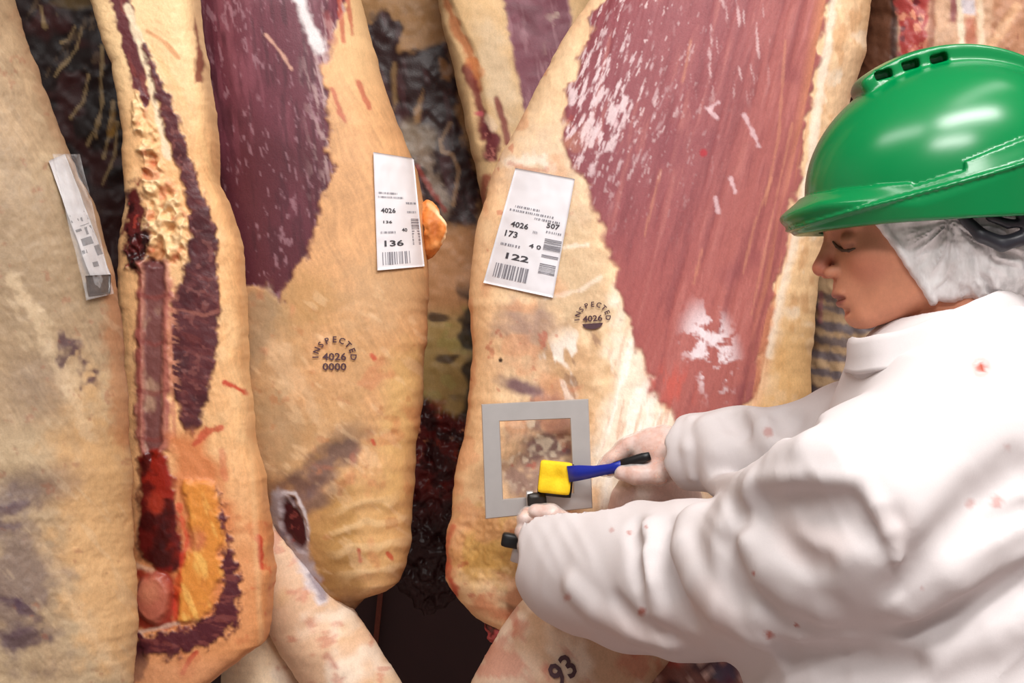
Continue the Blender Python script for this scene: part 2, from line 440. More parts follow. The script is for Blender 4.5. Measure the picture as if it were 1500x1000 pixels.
    P.blob((190, 100, 70), 285, 790, 16, 16, 0, .7, .5)
    # blood-soaked meat
    m = P.poly((86, 18, 16), [(206, 672), (224, 660), (246, 668), (258, 720), (262, 780), (270, 815), (262, 835), (238, 838), (204, 820)], 1, 5, 5, gloss=.95, part=5, disp=.002)
    P.mix((156, 40, 26), m*ss(.1, .6, fbm(x, y, 34, 3, 3))*.8)
    P.mix((52, 10, 12), m*ss(0, .6, fbm(x, y, 26, 3, 6))*.8)
    P.blob((50, 10, 12), 236, 815, 30, 18, 0, .8)
    P.blob((178, 60, 40), 228, 736, 12, 16, 0, .7)
    P.line((214, 172, 142), [(200, 828), (222, 836), (240, 846)], 4, .8)
    # knob of bone
    P.poly((140, 26, 22), [(200, 834), (250, 834), (262, 880), (252, 918), (200, 922)], .9, 6, 5, gloss=.9)
    m = P.blob((178, 98, 76), 226, 876, 24, 36, 0, 1, .2, .1, part=3, disp=.009, gloss=.6)
    P.blob((206, 134, 100), 224, 866, 14, 18, 0, .6)
    P.line((206, 170, 150), [(200, 926), (240, 918), (262, 912)], 3, .8)
    P.line((204, 56, 34), [(262, 740), (274, 790), (262, 850), (258, 905)], 4, .6, .9)
    # L of lean meat
    LL = [(318, 712), (328, 735), (340, 800), (352, 850), (350, 905), (330, 935), (290, 950), (250, 965), (222, 962), (200, 950), (198, 930), (240, 928), (280, 920), (308, 900), (322, 880), (326, 840), (330, 790), (320, 745)]
    m = P.poly((82, 30, 38), LL, 1, 5, 8, 10, gloss=.6, part=2, disp=.002)
    P.mix((130, 66, 60), m*ss(.15, .6, streak(x, y, 10, 22, 6, 3, 4))*.6)
    P.poly((70, 24, 32), [(186, 935), (218, 945), (214, 985), (196, 1010), (180, 1010)], 1, 6, 6, part=2)
    P.line((190, 92, 62), [(325, 660), (330, 700)], 5, .5)
    # red nicks
    P.line((186, 52, 36), [(330, 560), (345, 566), (362, 576)], 3.5, .9, .6, 8)
    P.line((186, 70, 46), [(285, 650), (305, 632), (325, 626)], 5, .8, .8, 10)
    P.line((184, 44, 30), [(378, 785), (381, 805), (382, 830)], 4, .9, .5, 8)
    P.line((186, 60, 40), [(268, 985), (278, 965), (288, 955)], 3, .8)
    P.speck((200, 80, 50), .62, 14, .5, ss(720, 800, y)*ss(350, 370, x), 4)
    P.mix((232, 190, 140), ss(8, 0, np.abs(x-(352+.05*(y-330))))*ss(330, 360, y)*.4)
    P.mix((210, 150, 110), ss(950, 985, y)*.5)
    P.d -= .004*ss(30, 5, np.abs(y-955-(350-x)*.16))*ss(230, 260, x)*0
    return P
carcass('beef_side', 'sawn beef side showing backbone, lean loin meat and orange fat',
        [(170, -800), (160, -500), (112, -100), (138, 0), (172, 100), (188, 200), (190, 300), (183, 360), (180, 440), (187, 560), (192, 680), (198, 800), (196, 900), (184, 980), (184, 1010), (215, 1050), (240, 1080)],
        [(230, -800), (250, -500), (275, -100), (288, 0), (302, 100), (314, 160), (320, 270), (340, 315), (354, 360), (359, 440), (364, 560), (372, 640), (388, 700), (397, 780), (402, 840), (395, 910), (388, 938), (345, 970), (305, 1000), (285, 1020), (265, 1050), (250, 1080)],
        2.12, .06, .05, paintB, ['fat_rim', 'crumbled_fat', 'lean_meat', 'backbone', 'kernel_fat', 'bloody_meat'], 4.5, GRP, 120, 2.0)

# --- side with dark red flank and tag 136
def paintC(x, y):
    P = Paint(x, y, (210, 160, 113))
    P.tone(.11, 110, 1); P.tone(.09, 24, 3); P.fibre(70, .13); P.fibre(-35, .05, 5, 6, seed=5)
    P.mix((226, 190, 142), ss(200, 40, y)*ss(470, 520, x)*.8)
    P.mix((182, 144, 96), ss(-.1, .6, fbm(x, y, 120, 3, 5))*.55*ss(420, 520, y))
    P.blob((176, 136, 84), 440, 440, 60, 45, 0, .6)
    P.blob((186, 152, 114), 560, 430, 60, 60, 0, .5)
    P.blob((172, 146, 112), 400, 520, 30, 120, 0, .55, .7)
    P.blob((148, 126, 96), 410, 640, 40, 60, 20, .5, .7)
    P.line((222, 188, 150), [(395, 500), (455, 580), (470, 640)], 14, .4, 1, 30)
    # lower lobes
    P.blob((222, 176, 116), 545, 780, 70, 90, 0, .7, .5)
    P.blob((176, 132, 70), 478, 790, 40, 90, 0, .65, .5)
    P.blob((150, 108, 58), 490, 860, 40, 40, 0, .7, .5)
    P.blob((226, 186, 122), 585, 620, 26, 110, 5, .6, .5)
    wv = np.sin((y+.25*(x-540)+10*fbm(x, y, 40, 2, 2))/5.5)
    wm = ss(1.2, .6, ell(x, y, 550, 790, 70, 80))
    P.mix((240, 206, 156), wm*ss(.2, .9, wv)*.5)
    # purple-grey meat showing through thin fat
    m = ss(1.5, .5, ell(x, y, 465, 690, 70, 22, -38)+.5*fbm(x, y, 22, 3, 2))
    P.mix((92, 68, 72), m*.8)
    P.blob((102, 80, 84), 450, 735, 46, 16, -30, .7, .6)
    P.blob((120, 98, 86), 505, 640, 30, 16, -35, .5, .7)
    # dark red flank muscle
    MU = [(250, -800), (500, -800), (505, -20), (498, 30), (486, 60), (474, 95), (476, 130), (484, 190), (486, 240), (472, 300), (466, 330), (448, 372), (430, 402), (408, 440), (396, 425), (372, 420), (250, 430)]
    m = P.poly((100, 48, 60), MU, 1, 5, 9, 18, 2, gloss=.55, part=1, disp=-.002)
    st = streak(x, y, 82, 90, 12, 4, 1)
    P.mix((78, 32, 40), m*ss(-.3, .5, fbm(x, y, 130, 3, 3)+.006*(y-200))*.75)
    P.mix((134, 76, 88), m*ss(.0, .6, st)*ss(330, 60, y)*.55)
    P.mix((60, 26, 36), m*ss(.1, .7, streak(x, y, 84, 60, 8, 3, 5))*.5)
    fro = ss(46, 0, np.abs(sdpoly(x, y, MU)))*ss(400, 440, x)*ss(330, 200, y)
    P.mix((190, 160, 158), m*fro*ss(.1, .6, streak(x, y, 78, 22, 6, 3, 6))*.75)
    P.mix((170, 130, 140), m*ss(.45, .8, streak(x, y, 75, 18, 5, 3, 3))*.45)
    P.line((222, 214, 214), [(436, -10), (446, 20), (458, 50), (470, 70)], 8, .9, .5, gloss=.9)
    P.line((206, 160, 140), [(389, 50), (410, 75), (426, 100)], 2.6, .8, .5)
    P.line((146, 64, 62), [(488, 60), (480, 20)], 5, .5)
    for a in ([(487, 130), (498, 165), (506, 178)], [(525, 120), (541, 158)], [(510, 0), (516, 50)], [(498, 0), (503, 60)]):
        P.line((176, 84, 66), a, 3.2, .75, .6, 10)
    P.poly((150, 130, 104), [(360, 430), (398, 430), (410, 460), (390, 520), (362, 540)], .6, 12, 8)
    # small cuts
    for a in ([(525, 805), (528, 822)], [(568, 810), (574, 818)], [(546, 645), (549, 650)], [(545, 520), (548, 525)]):
        P.line((186, 62, 44), a, 3, .8, .5, 8)
    P.mix((206, 132, 84), ss(620, 630, x)*ss(330, 400, y)*.4)
    P.speck((238, 204, 162), .4, 14, .28, ss(400, 440, y), 6, 40, 3); P.speck((198, 108, 76), .5, 40, .3, ss(400, 440, y), 1)
    P.speck((176, 108, 66), .6, 20, .4, ss(430, 470, y+.0*x), 7)
    # arm-pit cut with membrane
    P.poly((196, 190, 198), [(398, 716), (420, 720), (450, 760), (452, 800), (470, 850), (440, 850), (405, 800), (398, 760)], .85, 6, 7, gloss=.9)
    m = P.blob((74, 30, 34), 430, 768, 17, 36, -16, 1, .25, .2, 12, part=1, gloss=.8, disp=-.006)
    P.speck((150, 76, 70), .4, 8, .7, ss(1.2, .7, ell(x, y, 430, 768, 17, 36, -16)), 3)
    P.line((218, 212, 216), [(414, 722), (432, 724), (446, 748), (450, 790)], 3, .9, .4)
    P.line((100, 84, 100), [(404, 770), (420, 800), (440, 840)], 4, .7, .5)
    P.poly((70, 34, 26), [(480, 905), (500, 880), (540, 872), (560, 880), (540, 910), (490, 920)], .5, 8, 6)
    P.d += .0005*crinkle(x, y, 20, 3)*ss(400, 460, y)+.0016*fbm(x, y, 60, 3, 2)*ss(400, 500, y)+wm*.0009*wv
    P.d += -.004*ss(1.2, .4, ell(x, y, 470, 690, 90, 26, -38))
    return P
cC = carcass('beef_side', 'beef side with dark red flank and the tag numbered 136',
        [(350, -800), (340, -500), (275, -60), (276, 0), (290, 200), (305, 400), (325, 600), (340, 680), (380, 730), (402, 770), (425, 805), (450, 845), (470, 880), (484, 908), (492, 922)],
        [(420, -800), (440, -500), (520, -60), (527, 0), (542, 50), (555, 100), (573, 150), (592, 205), (612, 250), (622, 310), (628, 400), (627, 500), (617, 590), (608, 680), (604, 760), (602, 810), (588, 848), (570, 862), (540, 872), (526, 885), (508, 905), (496, 922)],
        2.27, .11, .11, paintC, ['fat_cover', 'flank_muscle'], 2.6, GRP, 260)

# --- the side being sampled, with the big red flank and tag 122
def paintD(x, y):
    P = Paint(x, y, (240, 200, 158))
    P.tone(.08, 90, 1); P.tone(.08, 22, 3); P.fibre(100, .12); P.fibre(-30, .05, 5, 6, seed=5)
    P.mix((244, 218, 178), ss(.0, .6, fbm(x, y, 60, 3, 5))*.5)
    P.mix((238, 196, 142), ss(760, 690, x)*.5)
    P.blob((206, 178, 142), 830, 380, 60, 110, -10, .85, .6)
    P.blob((214, 190, 164), 800, 250, 60, 70, -30, .7, .6)
    P.line((236, 222, 204), [(745, 238), (790, 232), (808, 245)], 8, .8, .8, 10)
    P.line((186, 110, 90), [(748, 240), (770, 247), (800, 250)], 4, .5, .8, 8)
    P.line((240, 222, 200), [(800, 436), (850, 425), (880, 405)], 3, .7, .8)
    P.line((240, 224, 206), [(826, 362), (862, 358)], 3, .6, .8)
    # purple-grey patches
    P.blob((164, 134, 124), 770, 480, 40, 34, 20, .8, .7, .5)
    P.blob((186, 150, 120), 800, 530, 50, 40, 0, .6, .7, .6)
    P.blob((122, 92, 98), 766, 568, 40, 11, 16, .95, .5, .3)
    P.blob((190, 148, 104), 850, 560, 44, 60, 0, .65, .6, .7)
    P.speck((246, 238, 226), .25, 16, .8, ss(1.3, .7, ell(x, y, 845, 545, 55, 60)), 5, 75, 3)
    P.speck((136, 100, 82), .35, 14, .6, ss(1.3, .7, ell(x, y, 850, 545, 60, 70)), 2, 70, 3)
    # white sinew fan
    WH = [(903, 420), (918, 470), (940, 520), (960, 570), (990, 610), (1020, 640), (1030, 780), (905, 790), (872, 740), (878, 640), (892, 560), (896, 500)]
    m = P.poly((242, 228, 206), WH, 1, 16, 16, 26, gloss=.6)
    P.mix((255, 248, 236), m*ss(-.1, .5, streak(x, y, 105, 60, 10, 3, 3))*.8)
    P.mix((216, 170, 140), m*ss(.35, .8, streak(x, y, 105, 70, 8, 3, 6))*.6)
    # inside of the sampling frame
    P.blob((126, 92, 96), 800, 640, 42, 50, 10, .85, .6, .7, 22)
    P.blob((112, 78, 88), 825, 625, 22, 40, 0, .6, .6, .6)
    P.blob((140, 110, 106), 770, 705, 30, 22, 0, .8, .6, .7)
    P.speck((240, 222, 196), .2, 22, .8, ss(1.3, .6, ell(x, y, 790, 665, 60, 60)), 6)
    # big red flank
    MU = [(900, -800), (1215, -800), (1212, 0), (1200, 70), (1190, 140), (1172, 250), (1160, 310), (1146, 370), (1132, 430), (1120, 500), (1108, 560), (1094, 600), (1060, 640), (1010, 640), (996, 612), (975, 590), (960, 570), (944, 530), (928, 490), (912, 440), (902, 395), (886, 335), (866, 285), (842, 240), (826, 205), (830, 165), (846, 95), (862, 40), (880, 0), (890, -100)]
    d = sdpoly(x, y, MU)
    m = P.poly((146, 80, 84), MU, 1, 5, 10, 22, 100, gloss=.5, part=1, disp=.0015)
    P.mix((168, 90, 84), m*ss(200, 520, y)*.8)
    P.mix((176, 104, 96), m*ss(1020, 1150, x+.25*(y-100))*.6)
    P.mix((124, 62, 74), m*ss(1000, 860, x)*ss(420, 250, y)*.5)
    st = streak(x, y, 104, 110, 10, 4, 1)
    P.mix((120, 58, 64), m*ss(.05, .7, st)*.45); P.mix((190, 120, 112), m*ss(.2, .8, -st)*.4)
    P.mix((130, 66, 74), m*ss(.1, .6, fbm(x, y, 90, 3, 6))*.4)
    # silver flecks
    P.mix((226, 204, 206), m*ss(.15, .6, streak(x, y, 112, 22, 5, 4, 4)+.45*ss(1.3, .3, ell(x, y, 868, 165, 70, 95, 20))-.12)*ss(1.8, .5, ell(x, y, 865, 150, 80, 110, 15))*.8)
    P.mix((232, 210, 210), m*ss(.5, .8, streak(x, y, 110, 16, 4.5, 4, 2))*ss(1100, 900, x)*ss(400, 120, y)*.7)
    P.mix((216, 186, 186), m*ss(.45, .8, streak(x, y, 85, 40, 6, 3, 3))*ss(1.3, .6, ell(x, y, 1065, 60, 70, 90))*.6)
    P.mix((236, 220, 224), m*ss(.0, .35, fbm(x, y, 18, 4, 3))*ss(1.4, .5, ell(x, y, 1040, 515, 38, 66, -12))*.95)
    for a in ([(1033, 158), (1050, 172)], [(1090, 170), (1100, 190), (1112, 215)], [(1070, 262), (1076, 280)], [(1040, 160), (1052, 150)], [(905, 155), (902, 185)], [(1048, 290), (1052, 310)]):
        P.line((222, 190, 194), a, 2.6, .7, .9, 8)
    for a in ([(968, 250), (955, 300), (944, 345)], [(1028, 365), (1022, 390), (1016, 415)], [(1000, 120), (1012, 60)], [(1150, 60), (1140, 200), (1120, 300)], [(1130, 260), (1104, 330), (1088, 400)], [(1160, 180), (1130, 320), (1100, 460)]):
        P.line((206, 142, 112), a, 1.8, .4, .7, 20)
    P.blob((170, 40, 52), 1030, 224, 5, 5, 0, .9, .3, .2)
    # red fingers into the white
    P.mix((196, 90, 78), ss(24, -24, d)*ss(520, 560, y)*ss(.0, .5, streak(x, y, 100, 60, 9, 3, 5))*ss(1030, 990, x)*.8)
    # orange rim on the right of the flank
    rim = ss(26, 2, np.abs(d))*ss(1070, 1100, x)
    P.mix((206, 136, 100), rim*ss(-.2, .4, streak(x, y, 100, 160, 9, 3, 7))*.75)
    P.line((246, 232, 212), [(1222, -10), (1212, 70), (1200, 140), (1186, 250), (1166, 340), (1146, 430), (1128, 520)], 6, .8, .5, 16)
    # right strip of fat
    r = ss(4, 30, d)*ss(1080, 1110, x)
    P.mix((228, 190, 142), r*ss(250, 420, y)*.8)
    P.mix((192, 132, 80), r*ss(.15, .7, fbm(x, y*.6, 18, 3, 2))*.45)
    P.mix((250, 238, 218), r*ss(.2, .7, fbm(x, y*.7, 22, 3, 4))*.5)
    P.mix((200, 150, 98), r*ss(1245, 1285, x)*.7)
    P.mix((222, 174, 112), r*ss(430, 520, y)*.7)
    # lower lobe
    P.blob((216, 170, 96), 722, 800, 60, 50, -20, .85, .5)
    P.blob((190, 140, 66), 745, 810, 46, 36, -20, .6, .5, .6)
    P.poly((118, 70, 44), [(735, 880), (770, 850), (800, 835), (860, 820), (900, 900), (800, 930), (745, 920)], .9, 9, 8)
    P.line((206, 110, 72), [(700, 880), (722, 896), (745, 905)], 10, .6)
    P.line((196, 60, 44), [(664, 770), (655, 800), (656, 840), (668, 870)], 5, .85, .6)
    P.line((210, 130, 90), [(690, 440), (693, 560), (676, 640)], 4, .4)
    P.blob((70, 52, 58), 750, 792, 14, 9, 0, .0, .4)
    P.speck((186, 76, 60), .66, 16, .5, ss(880, 800, x), 4); P.speck((226, 160, 118), .2, 50, .45, ss(880, 800, x), 6)
    P.blob((60, 40, 30), 733, 527, 3, 3, 0, 1, .3, .1)
    fm = ss(0, 14, d)
    P.d += fm*(.0005*crinkle(x, y, 20, 3)+.0014*fbm(x, y, 70, 3, 2))
    P.d += .003*ss(1.2, .6, ell(x, y, 725, 800, 70, 60))*crinkle(x, y, 24, 6)
    P.d += (1-fm)*.0008*st
    return P
cD = carcass('beef_side', 'beef side with a broad pinkish red flank and the tag numbered 122',
        [(1010, -800), (985, -500), (905, -80), (868, 0), (836, 45), (806, 95), (776, 150), (748, 205), (722, 255), (702, 320), (692, 390), (688, 450), (692, 520), (690, 570), (678, 640), (664, 700), (657, 780), (655, 845), (668, 872), (694, 895), (718, 910), (745, 930), (800, 1000), (870, 1060)],
        [(1130, -800), (1160, -500), (1250, -80), (1268, 0), (1262, 80), (1240, 160), (1224, 240), (1208, 330), (1194, 420), (1186, 520), (1180, 600), (1150, 720), (1110, 850), (1050, 950), (960, 1020), (890, 1060)],
        2.24, .13, .12, paintD, ['fat_cover', 'flank_muscle'], 2.8, GRP, 330, 2.3)

# --- behind, between the two tagged sides: dark rib cavity
def paintF(x, y):
    P = Paint(x, y, (158, 118, 76))
    P.tone(.2, 40, 1)
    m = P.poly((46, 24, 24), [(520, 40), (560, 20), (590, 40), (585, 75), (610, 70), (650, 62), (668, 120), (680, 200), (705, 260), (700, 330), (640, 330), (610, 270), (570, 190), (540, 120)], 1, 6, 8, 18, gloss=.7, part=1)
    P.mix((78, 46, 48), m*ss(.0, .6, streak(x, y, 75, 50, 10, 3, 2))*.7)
    P.poly((166, 124, 80), [(590, 25), (640, 10), (660, 55), (630, 66), (600, 75), (588, 70)], 1, 6, 5, part=0)
    P.poly((156, 116, 72), [(620, 130), (616, 180), (604, 186), (606, 160)], .9, 4, 3)
    P.poly((140, 108, 70), [(578, 92), (582, 150), (576, 165), (574, 110)], .9, 4, 3)
    P.poly((150, 104, 60), [(645, 85), (662, 100), (660, 120), (646, 115)], .9, 4, 3)
    P.blob((142, 124, 104), 605, 205, 26, 28, 30, .9, .5)
    P.line((150, 130, 112), [(615, 215), (632, 260), (655, 310)], 10, .8, .7)
    P.line((146, 114, 84), [(645, 205), (648, 222), (662, 226), (672, 250), (664, 300)], 3, .9, .4)
    P.line((146, 114, 84), [(660, 180), (646, 205)], 3, .8, .4)
    P.line((150, 70, 60), [(612, 245), (632, 280), (652, 308)], 4, .9, .5)
    # lower: brown olive rib wall
    P.mix((186, 134, 90), ss(320, 350, y)); P.mix((168, 142, 82), ss(440, 480, y)*.8)
    P.tone(.12, 26, 2)
    P.speck((60, 40, 36), .15, 30, .8, ss(430, 460, y)*ss(600, 560, y), 4, 0, 2)
    P.speck((166, 150, 84), .25, 26, .6, ss(440, 460, y)*ss(600, 570, y), 6)
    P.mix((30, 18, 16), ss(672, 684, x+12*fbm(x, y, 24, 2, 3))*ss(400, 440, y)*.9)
    # raw neck lumps
    m = ss(590, 610, y+14*fbm(x, y, 30, 2, 5)+(650-x)*.4)
    P.mix((92, 24, 22), m, .7, 2)
    P.mix((150, 60, 44), m*ss(.25, .6, fbm(x, y, 16, 3, 3))*ss(760, 600, y)*.9)
    P.mix((226, 150, 110), m*ss(.6, .85, fbm(x, y, 12, 3, 6))*ss(720, 600, y))
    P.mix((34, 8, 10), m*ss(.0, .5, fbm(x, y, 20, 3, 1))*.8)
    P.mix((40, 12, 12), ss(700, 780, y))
    P.d = .004*fbm(x, y, 40, 3, 3)+m*(.012*fbm(x, y, 22, 3, 2))
    return P
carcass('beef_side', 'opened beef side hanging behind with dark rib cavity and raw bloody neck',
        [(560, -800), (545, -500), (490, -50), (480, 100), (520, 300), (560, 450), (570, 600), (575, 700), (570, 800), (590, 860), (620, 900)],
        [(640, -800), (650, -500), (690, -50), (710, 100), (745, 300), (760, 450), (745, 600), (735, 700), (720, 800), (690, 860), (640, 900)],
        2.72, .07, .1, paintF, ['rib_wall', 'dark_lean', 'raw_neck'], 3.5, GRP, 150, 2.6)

# --- the narrow side behind tag 122
def paintE(x, y):
    P = Paint(x, y, (220, 184, 136))
    P.tone(.08, 50, 1); P.tone(.06, 14, 4)
    P.blob((214, 192, 160), 728, 110, 24, 80, -15, .7, .6)
    P.line((180, 104, 62), [(650, 0), (672, 50), (692, 90), (700, 130)], 6, .8, .5)
    P.line((120, 50, 50), [(684, 100), (698, 140), (704, 165), (708, 200)], 6, .9, .5, part=1)
    P.line((200, 120, 66), [(690, 90), (700, 105)], 8, .6)
    m = P.poly((110, 52, 56), [(700, 160), (716, 180), (730, 200), (728, 235), (712, 232), (704, 200)], 1, 5, 6, part=1, gloss=.7)
    P.speck((190, 120, 110), .3, 10, .8, m, 3)
    P.line((126, 56, 54), [(727, 145), (738, 180), (744, 210)], 5, .9, .4, part=1)
    P.blob((196, 92, 100), 700, 166, 6, 4, 0, .9)
    P.line((236, 210, 180), [(712, 175), (722, 185)], 6, .7)
    MU = [(735, -20), (835, -20), (840, 100), (800, 200), (768, 160), (760, 120), (748, 60)]
    m = P.poly((124, 72, 84), MU, 1, 4, 4, part=1, gloss=.5)
    P.mix((160, 116, 124), m*ss(.1, .6, streak(x, y, 78, 60, 7, 3, 2))*.6)
    P.mix((200, 176, 160), m*ss(.3, .7, fbm(x, y, 14, 3, 4))*ss(790, 820, x)*.7)
    P.mix((92, 46, 56), m*ss(.2, .7, fbm(x, y, 40, 3, 5))*.5)
    P.line((150, 60, 50), [(712, 260), (706, 290), (694, 350)], 6, .8)
    P.d = .002*fbm(x, y, 40, 3, 2)-.004*ss(14, 2, dline(x, y, [(650, 0), (692, 90), (708, 200)]))
    return P
carcass('beef_side', 'narrow beef side squeezed behind the tag 122 side, fat with purple stripe',
        [(760, -800), (740, -500), (640, -50), (642, 0), (658, 70), (668, 120), (682, 180), (696, 240), (702, 285), (712, 330), (730, 420), (760, 520), (800, 600)],
        [(860, -800), (870, -500), (880, -50), (880, 0), (900, 100), (930, 300), (930, 420), (900, 520), (820, 600)],
        2.56, .08, .08, paintE, ['fat_cover', 'lean_meat'], 3.0, GRP, 150, 2.4)

# --- dark cavity between the two left sides
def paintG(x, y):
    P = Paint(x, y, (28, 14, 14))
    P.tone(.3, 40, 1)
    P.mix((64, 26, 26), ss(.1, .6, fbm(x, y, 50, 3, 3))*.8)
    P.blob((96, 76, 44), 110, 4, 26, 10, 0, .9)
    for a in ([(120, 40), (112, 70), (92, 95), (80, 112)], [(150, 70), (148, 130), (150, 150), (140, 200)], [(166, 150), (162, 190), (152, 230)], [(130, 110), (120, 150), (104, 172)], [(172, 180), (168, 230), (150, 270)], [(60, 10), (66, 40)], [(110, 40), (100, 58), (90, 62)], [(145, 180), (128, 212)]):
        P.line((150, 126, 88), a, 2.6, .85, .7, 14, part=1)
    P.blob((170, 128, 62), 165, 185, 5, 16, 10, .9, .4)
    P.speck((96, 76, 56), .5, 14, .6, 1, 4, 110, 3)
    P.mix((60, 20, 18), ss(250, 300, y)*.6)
    P.d = .006*fbm(x, y, 40, 3, 2)
    return P
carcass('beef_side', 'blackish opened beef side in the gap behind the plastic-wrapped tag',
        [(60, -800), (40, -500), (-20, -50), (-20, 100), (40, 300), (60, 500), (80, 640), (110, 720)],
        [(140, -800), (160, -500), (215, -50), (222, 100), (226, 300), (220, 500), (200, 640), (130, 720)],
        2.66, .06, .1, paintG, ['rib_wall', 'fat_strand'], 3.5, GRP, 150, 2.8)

# --- behind the hard hat
def paintH(x, y):
    P = Paint(x, y, (206, 164, 132))
    P.tone(.1, 40, 1)
    P.mix((92, 56, 38), ss(1318, 1308, x)); P.mix((54, 30, 26), ss(1302, 1308, x)*ss(1320, 1312, x)*.8)
    m = P.poly((168, 66, 62), [(1314, -20), (1362, -20), (1358, 40), (1352, 130), (1318, 130)], 1, 4, 5, gloss=.7, part=1)
    P.mix((224, 150, 120), m*ss(.2, .6, fbm(x, y, 14, 3, 3))*.9); P.mix((92, 30, 40), m*ss(.25, .6, fbm(x, y, 18, 3, 5))*.8)
    P.line((150, 92, 72), [(1366, 0), (1364, 80)], 5, .8)
    P.poly((136, 66, 72), [(1392, -5), (1404, -5), (1400, 35), (1390, 30)], .9, 4, 3, part=1)
    P.line((236, 218, 190), [(1406, 0), (1410, 70)], 4, .9)
    P.poly((198, 190, 196), [(1408, 0), (1428, 0), (1428, 22), (1410, 20)], .9, 3, 2)
    P.poly((180, 100, 76), [(1412, 26), (1428, 26), (1430, 75), (1414, 75)], .8, 4, 4, part=1)
    P.line((234, 210, 180), [(1436, 0), (1440, 80)], 5, .8)
    P.poly((170, 116, 84), [(1458, -10), (1620, -10), (1620, 140), (1450, 80)], .8, 6, 5)
    P.line((224, 178, 138), [(1490, 10), (1450, 70)], 6, .7)
    P.speck((120, 56, 48), .5, 16, .7, ss(1380, 1400, x), 6, 85, 3)
    # rib bars further down
    lo = ss(380, 420, y)
    P.mix((176, 146, 112), lo); P.tone(.12, 20, 3)
    for c, k in ((436, .7), (452, .8), (478, .9), (500, .8), (522, .9), (548, .9), (575, .9)):
        P.line((92, 84, 92), [(1190, c-6), (1215, c), (1245, c+4), (1290, c+2)], 6, k, .6, 12)
    P.line((150, 92, 96), [(1202, 430), (1200, 470)], 4, .7)
    P.d = .004*fbm(x, y, 30, 3, 2)+.0*lo
    return P
carcass('beef_side', 'ragged red and cream beef side hanging behind the green hard hat',
        [(1390, -800), (1360, -500), (1270, -50), (1262, 60), (1210, 300), (1180, 420), (1180, 560), (1210, 700), (1300, 860)],
        [(1490, -800), (1540, -500), (1640, -50), (1660, 100), (1660, 420), (1620, 560), (1560, 700), (1360, 860)],
        2.62, .1, .1, paintH, ['fat_cover', 'lean_meat'], 3.0, GRP, 250, 2.8)

# ---- shanks and loose pieces
def limbpaint(base, tips, seed=1, marks=()):
    def fn(x, y):
        P = Paint(x, y, base); P.tone(.08, 50, seed); P.tone(.06, 16, seed+2)
        P.mix((246, 232, 214), ss(.0, .6, fbm(x, y, 50, 3, seed+1))*.6)
        P.mix(tips, ss(.2, .7, fbm(x, y, 70, 3, seed+4))*.5)
        P.speck((190, 96, 76), .5, 22, .45, 1, seed+3)
        for col, pl, wd, k in marks: P.line(col, pl, wd, k, .6, 12)
        P.d = .0015*fbm(x, y, 40, 3, seed)+.0006*crinkle(x, y, 14, seed)
        return P
    return fn
tube('foreleg', [W(345, 730, 2.24), W(395, 815, 2.235), W(472, 935, 2.23), W(560, 1070, 2.22), W(610, 1180, 2.22)], [.035, .05, .058, .056, .045],
     limbpaint((224, 186, 152), (206, 164, 112), 2, (((210, 205, 212), [(440, 800), (452, 840), (470, 875)], 9, .8), ((120, 104, 118), [(455, 842), (474, 872)], 5, .7), ((170, 92, 80), [(478, 960), (490, 978)], 4, .7))), cC)
tube('brisket_flap', [W(350, 860, 2.27), W(375, 950, 2.27), W(390, 1040, 2.27), W(400, 1150, 2.27)], [.03, .048, .06, .05],
     limbpaint((232, 206, 172), (206, 184, 168), 4), cC)
def dlegpaint(x, y):
    P = limbpaint((206, 170, 138), (176, 136, 100), 3)(x, y)
    P.mix((170, 130, 92), ss(.2, 1, (900-y)/60)*.6)  # sleeve's shadow painted in, browner toward the leg's upper end
    P.mix((226, 200, 178), ss(1.3, .4, ell(x, y, 740, 980, 60, 40))*.7)
    P.speck((196, 110, 92), .2, 34, .5, 1, 2)
    return P
tube('foreleg', [W(985, 760, 2.15), W(930, 850, 2.13), W(850, 960, 2.12), W(770, 1080, 2.11), W(720, 1190, 2.11)], [.07, .1, .105, .098, .08], dlegpaint, cD)
def neckpaint(x, y):
    P = Paint(x, y, (132, 84, 76)); P.tone(.2, 26, 2)
    P.mix((62, 34, 44), ss(.0, .5, fbm(x, y, 26, 3, 3))*.9, .8); P.mix((206, 170, 160), ss(.3, .7, streak(x, y, -30, 30, 9, 3, 5))*.9)
    P.mix((168, 60, 50), ss(.3, .7, fbm(x, y, 24, 3, 6))*.7)
    P.blob((52, 40, 66), 1062, 984, 18, 16, 0, .9, .5, .6)
    P.d = .005*fbm(x, y, 24, 3, 2); return P
tube('neck_meat', [W(1110, 930, 2.16), W(1030, 985, 2.14), W(970, 1060, 2.12), W(930, 1180, 2.12)], [.06, .085, .09, .06], neckpaint, cD)
def scrap(x, y):
    P = Paint(x, y, (176, 78, 78)); P.mix((232, 160, 150), ss(0, .5, fbm(x, y, 12, 3, 2))); P.mix((70, 16, 20), ss(.1, .5, fbm(x, y, 14, 3, 5)), .9)
    P.d = .006*fbm(x, y, 16, 3, 1); return P
tube('meat_scrap', [W(738, 895, 2.2), W(733, 925, 2.18), W(748, 955, 2.18)], [.018, .024, .014], scrap, cD, nseg=40, step=.0012)
def earpaint(x, y):
    P = Paint(x, y, (216, 130, 62)); P.tone(.15, 14, 2); P.line((250, 216, 170), [(628, 300), (650, 318), (657, 335), (650, 355)], 3, .9, .3)
    P.mix((232, 160, 96), ss(.1, .6, fbm(x, y, 14, 3, 3))*.7); P.mix((176, 92, 44), ss(1.2, .4, ell(x, y, 636, 335, 9, 18))*.6); P.d = .003*fbm(x, y, 16, 3, 2)-.005*ss(1.2, .2, ell(x, y, 638, 335, 10, 22)); return P
